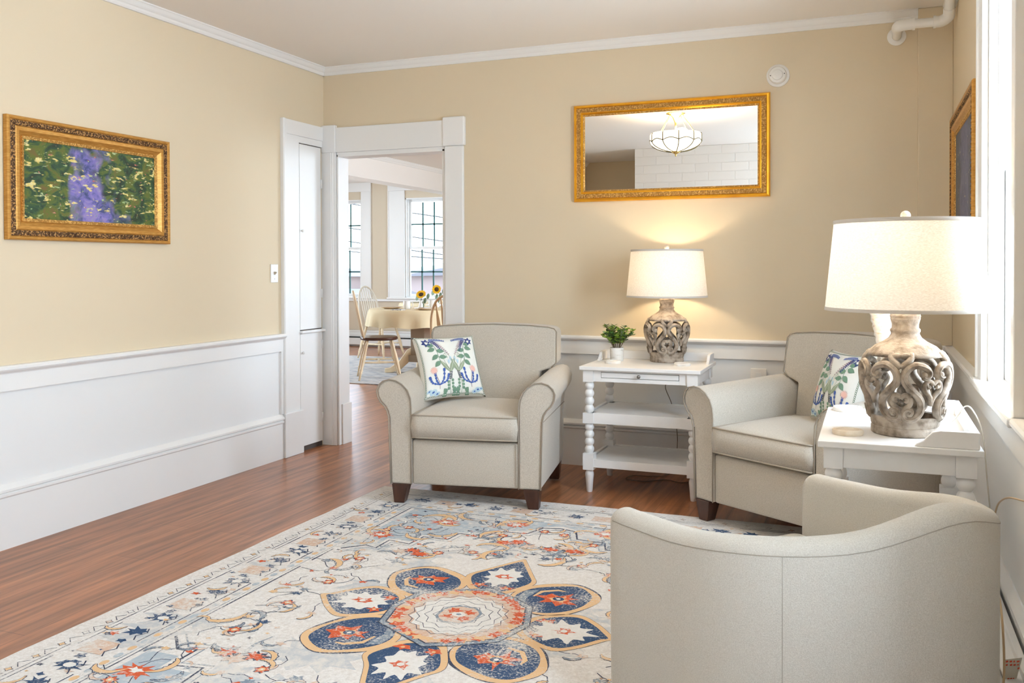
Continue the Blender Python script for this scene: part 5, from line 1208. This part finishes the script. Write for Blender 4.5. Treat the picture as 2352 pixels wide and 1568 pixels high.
def sunflower(lb, x, y, z, H_, face, r=.062):
    t = thing('sunflower_vase', lb, 'vase', (x, y, z), 0, 'vases with a sunflower')
    bm = bmesh.new(); lathe(bm, [(0, 0), (.028, 0), (.032, .01), (.026, .05), (.016, .08), (.020, .10), (.018, .10), (.014, .08), (.022, .05), (.026, .012), (0, .008)], 28); obj('vase', bm, MT['china'], t, smooth=True)
    f = Vector(face).normalized(); top = Vector((0, 0, H_)); bm = bmesh.new(); tube(bm, spline([(0, 0, .03), (.004, 0, H_*.6), top-f*.015], 6), .0035, 6); obj('stem', bm, MT['leaf2'], t, smooth=True)
    s = f.cross(Vector((0, 0, 1))).normalized(); u = s.cross(f); bm = bmesh.new(); rn = random.Random(int(x*100))
    for k in range(30):
        a = 2*PI*k/30; d = s*math.cos(a)+u*math.sin(a); L = r*rn.uniform(.9, 1.1); w_ = r*.15; sd = (-s*math.sin(a)+u*math.cos(a)); b0 = top+d*r*.35-f*.004*(k % 2)
        v = [bm.verts.new(q_) for q_ in (b0, b0+d*(L-r*.35)*.5+sd*w_+f*.006, top+d*L+f*.004, b0+d*(L-r*.35)*.5-sd*w_+f*.006)]; bm.faces.new(v)
    obj('petals', bm, MT['yellow'], t)
    bm = bmesh.new(); bmesh.ops.create_uvsphere(bm, u_segments=16, v_segments=8, radius=r*.46, matrix=Matrix.Translation(top) @ f.to_track_quat('Z', 'Y').to_matrix().to_4x4() @ Matrix.Diagonal((1, 1, .3, 1))); obj('flower_heart', bm, MT['seedb'], t, smooth=True)
    bm = bmesh.new()
    for (dx, dz, a) in ((-.05, -.04, 2.6), (.05, -.07, .5), (.09, -.02, .9), (.0, -.09, 1.8), (.02, -.13, -.6)):
        c = Vector((dx, 0, H_+dz)); n2 = Vector((-.35, -.9, .2)).normalized(); s2 = n2.cross(Vector((0, 0, 1))).normalized(); u2 = s2.cross(n2)
        bm.faces.new([bm.verts.new(c+(s2*math.cos(q_)*.026+u2*math.sin(q_)*.034)) for q_ in [2*PI*i/12 for i in range(12)]])
        tube(bm, [c, Vector((0, 0, H_-.12))], .0015, 4)
    obj('eucalyptus_leaves', bm, MT['euc'], t)
sunflower('vase with a tilted sunflower on the front dining table', TA[0]+.075, TA[1]-.14, ZT, .165, (.15, -.8, .6))
sunflower('vase with a forward facing sunflower at the doorway edge', TA[0]+.085, TA[1]+.24, ZT, .215, (.25, -1, .05), .058)
# ---------------------------------------------------------------- outside
def house(lb, loc, w_, d, h, c, name='building', pitch=.28):
    t = thing(name, lb, 'building', loc); m = mat('house_wall', c, .9)
    obj('walls', B(-w_/2, w_/2, 0, d, 0, h), m, t)
    bm = bmesh.new(); prism(bm, [(-.3, h), (d/2, h+h*pitch), (d+.3, h)], 'x', -w_/2-.3, w_/2+.3); obj('roof', bm, mat('house_roof', (.12, .11, .12), .9), t)
    for i in range(3):
        for j in range(2): obj('window', B(-w_/2+w_*(i+.5)/3-w_*.05, -w_/2+w_*(i+.5)/3+w_*.05, -.03, .02, h*(.2+.42*j), h*(.38+.42*j)), mat('house_pane', (.08, .10, .14), .3), t)
house('tall pale pink building seen through the left dining window', (-16.2, 22, -3.6), 9, 6, 4.5, (.23, .165, .15), pitch=.06)
house('low orange building at the bottom of the right dining window', (-12.2, 20, -3.6), 2.6, 1.6, 3.9, (.25, .15, .09), pitch=.05)
house('distant pale house seen through the right dining window', (-14.0, 40, -7.2), 7, 6, 6.0, (.19, .19, .205))
bm = bmesh.new(); rn = random.Random(4)
bmesh.ops.create_icosphere(bm, subdivisions=4, radius=1, matrix=Matrix.Translation((-26, 75, -16)) @ Matrix.Diagonal((60, 20, 17.5, 1)))
for v in bm.verts: v.co += Vector((rn.uniform(-.4, .4), rn.uniform(-.4, .4), rn.uniform(-.5, .5)))
o = obj('wooded_hill', bm, mat('hazy_green_hill', (.15, .18, .17), .95), smooth=True); tag(o, 'hazy green wooded hill beyond the dining room windows', 'hill')
struct(obj('ground', B(-90, 60, 7.2, 120, -8.2, -8), mat('outside_ground', (.24, .24, .25), .9)))
for k, (z0, z1, y) in enumerate([(2.9, 1.55, 11), (2.3, 1.15, 11.2), (1.5, 1.1, 11.4), (2.0, .9, 11.1)]):
    bm = bmesh.new(); tube(bm, spline([(-12, y, z0+.5), (-5.5, y, (z0+z1)/2-.1+.25), (0, y, z1)], 8), .012, 6); o = obj('utility_wire', bm, MT['dark']); tag(o, 'dark overhead utility wire crossing outside the dining windows', 'wire', 'overhead utility wires')
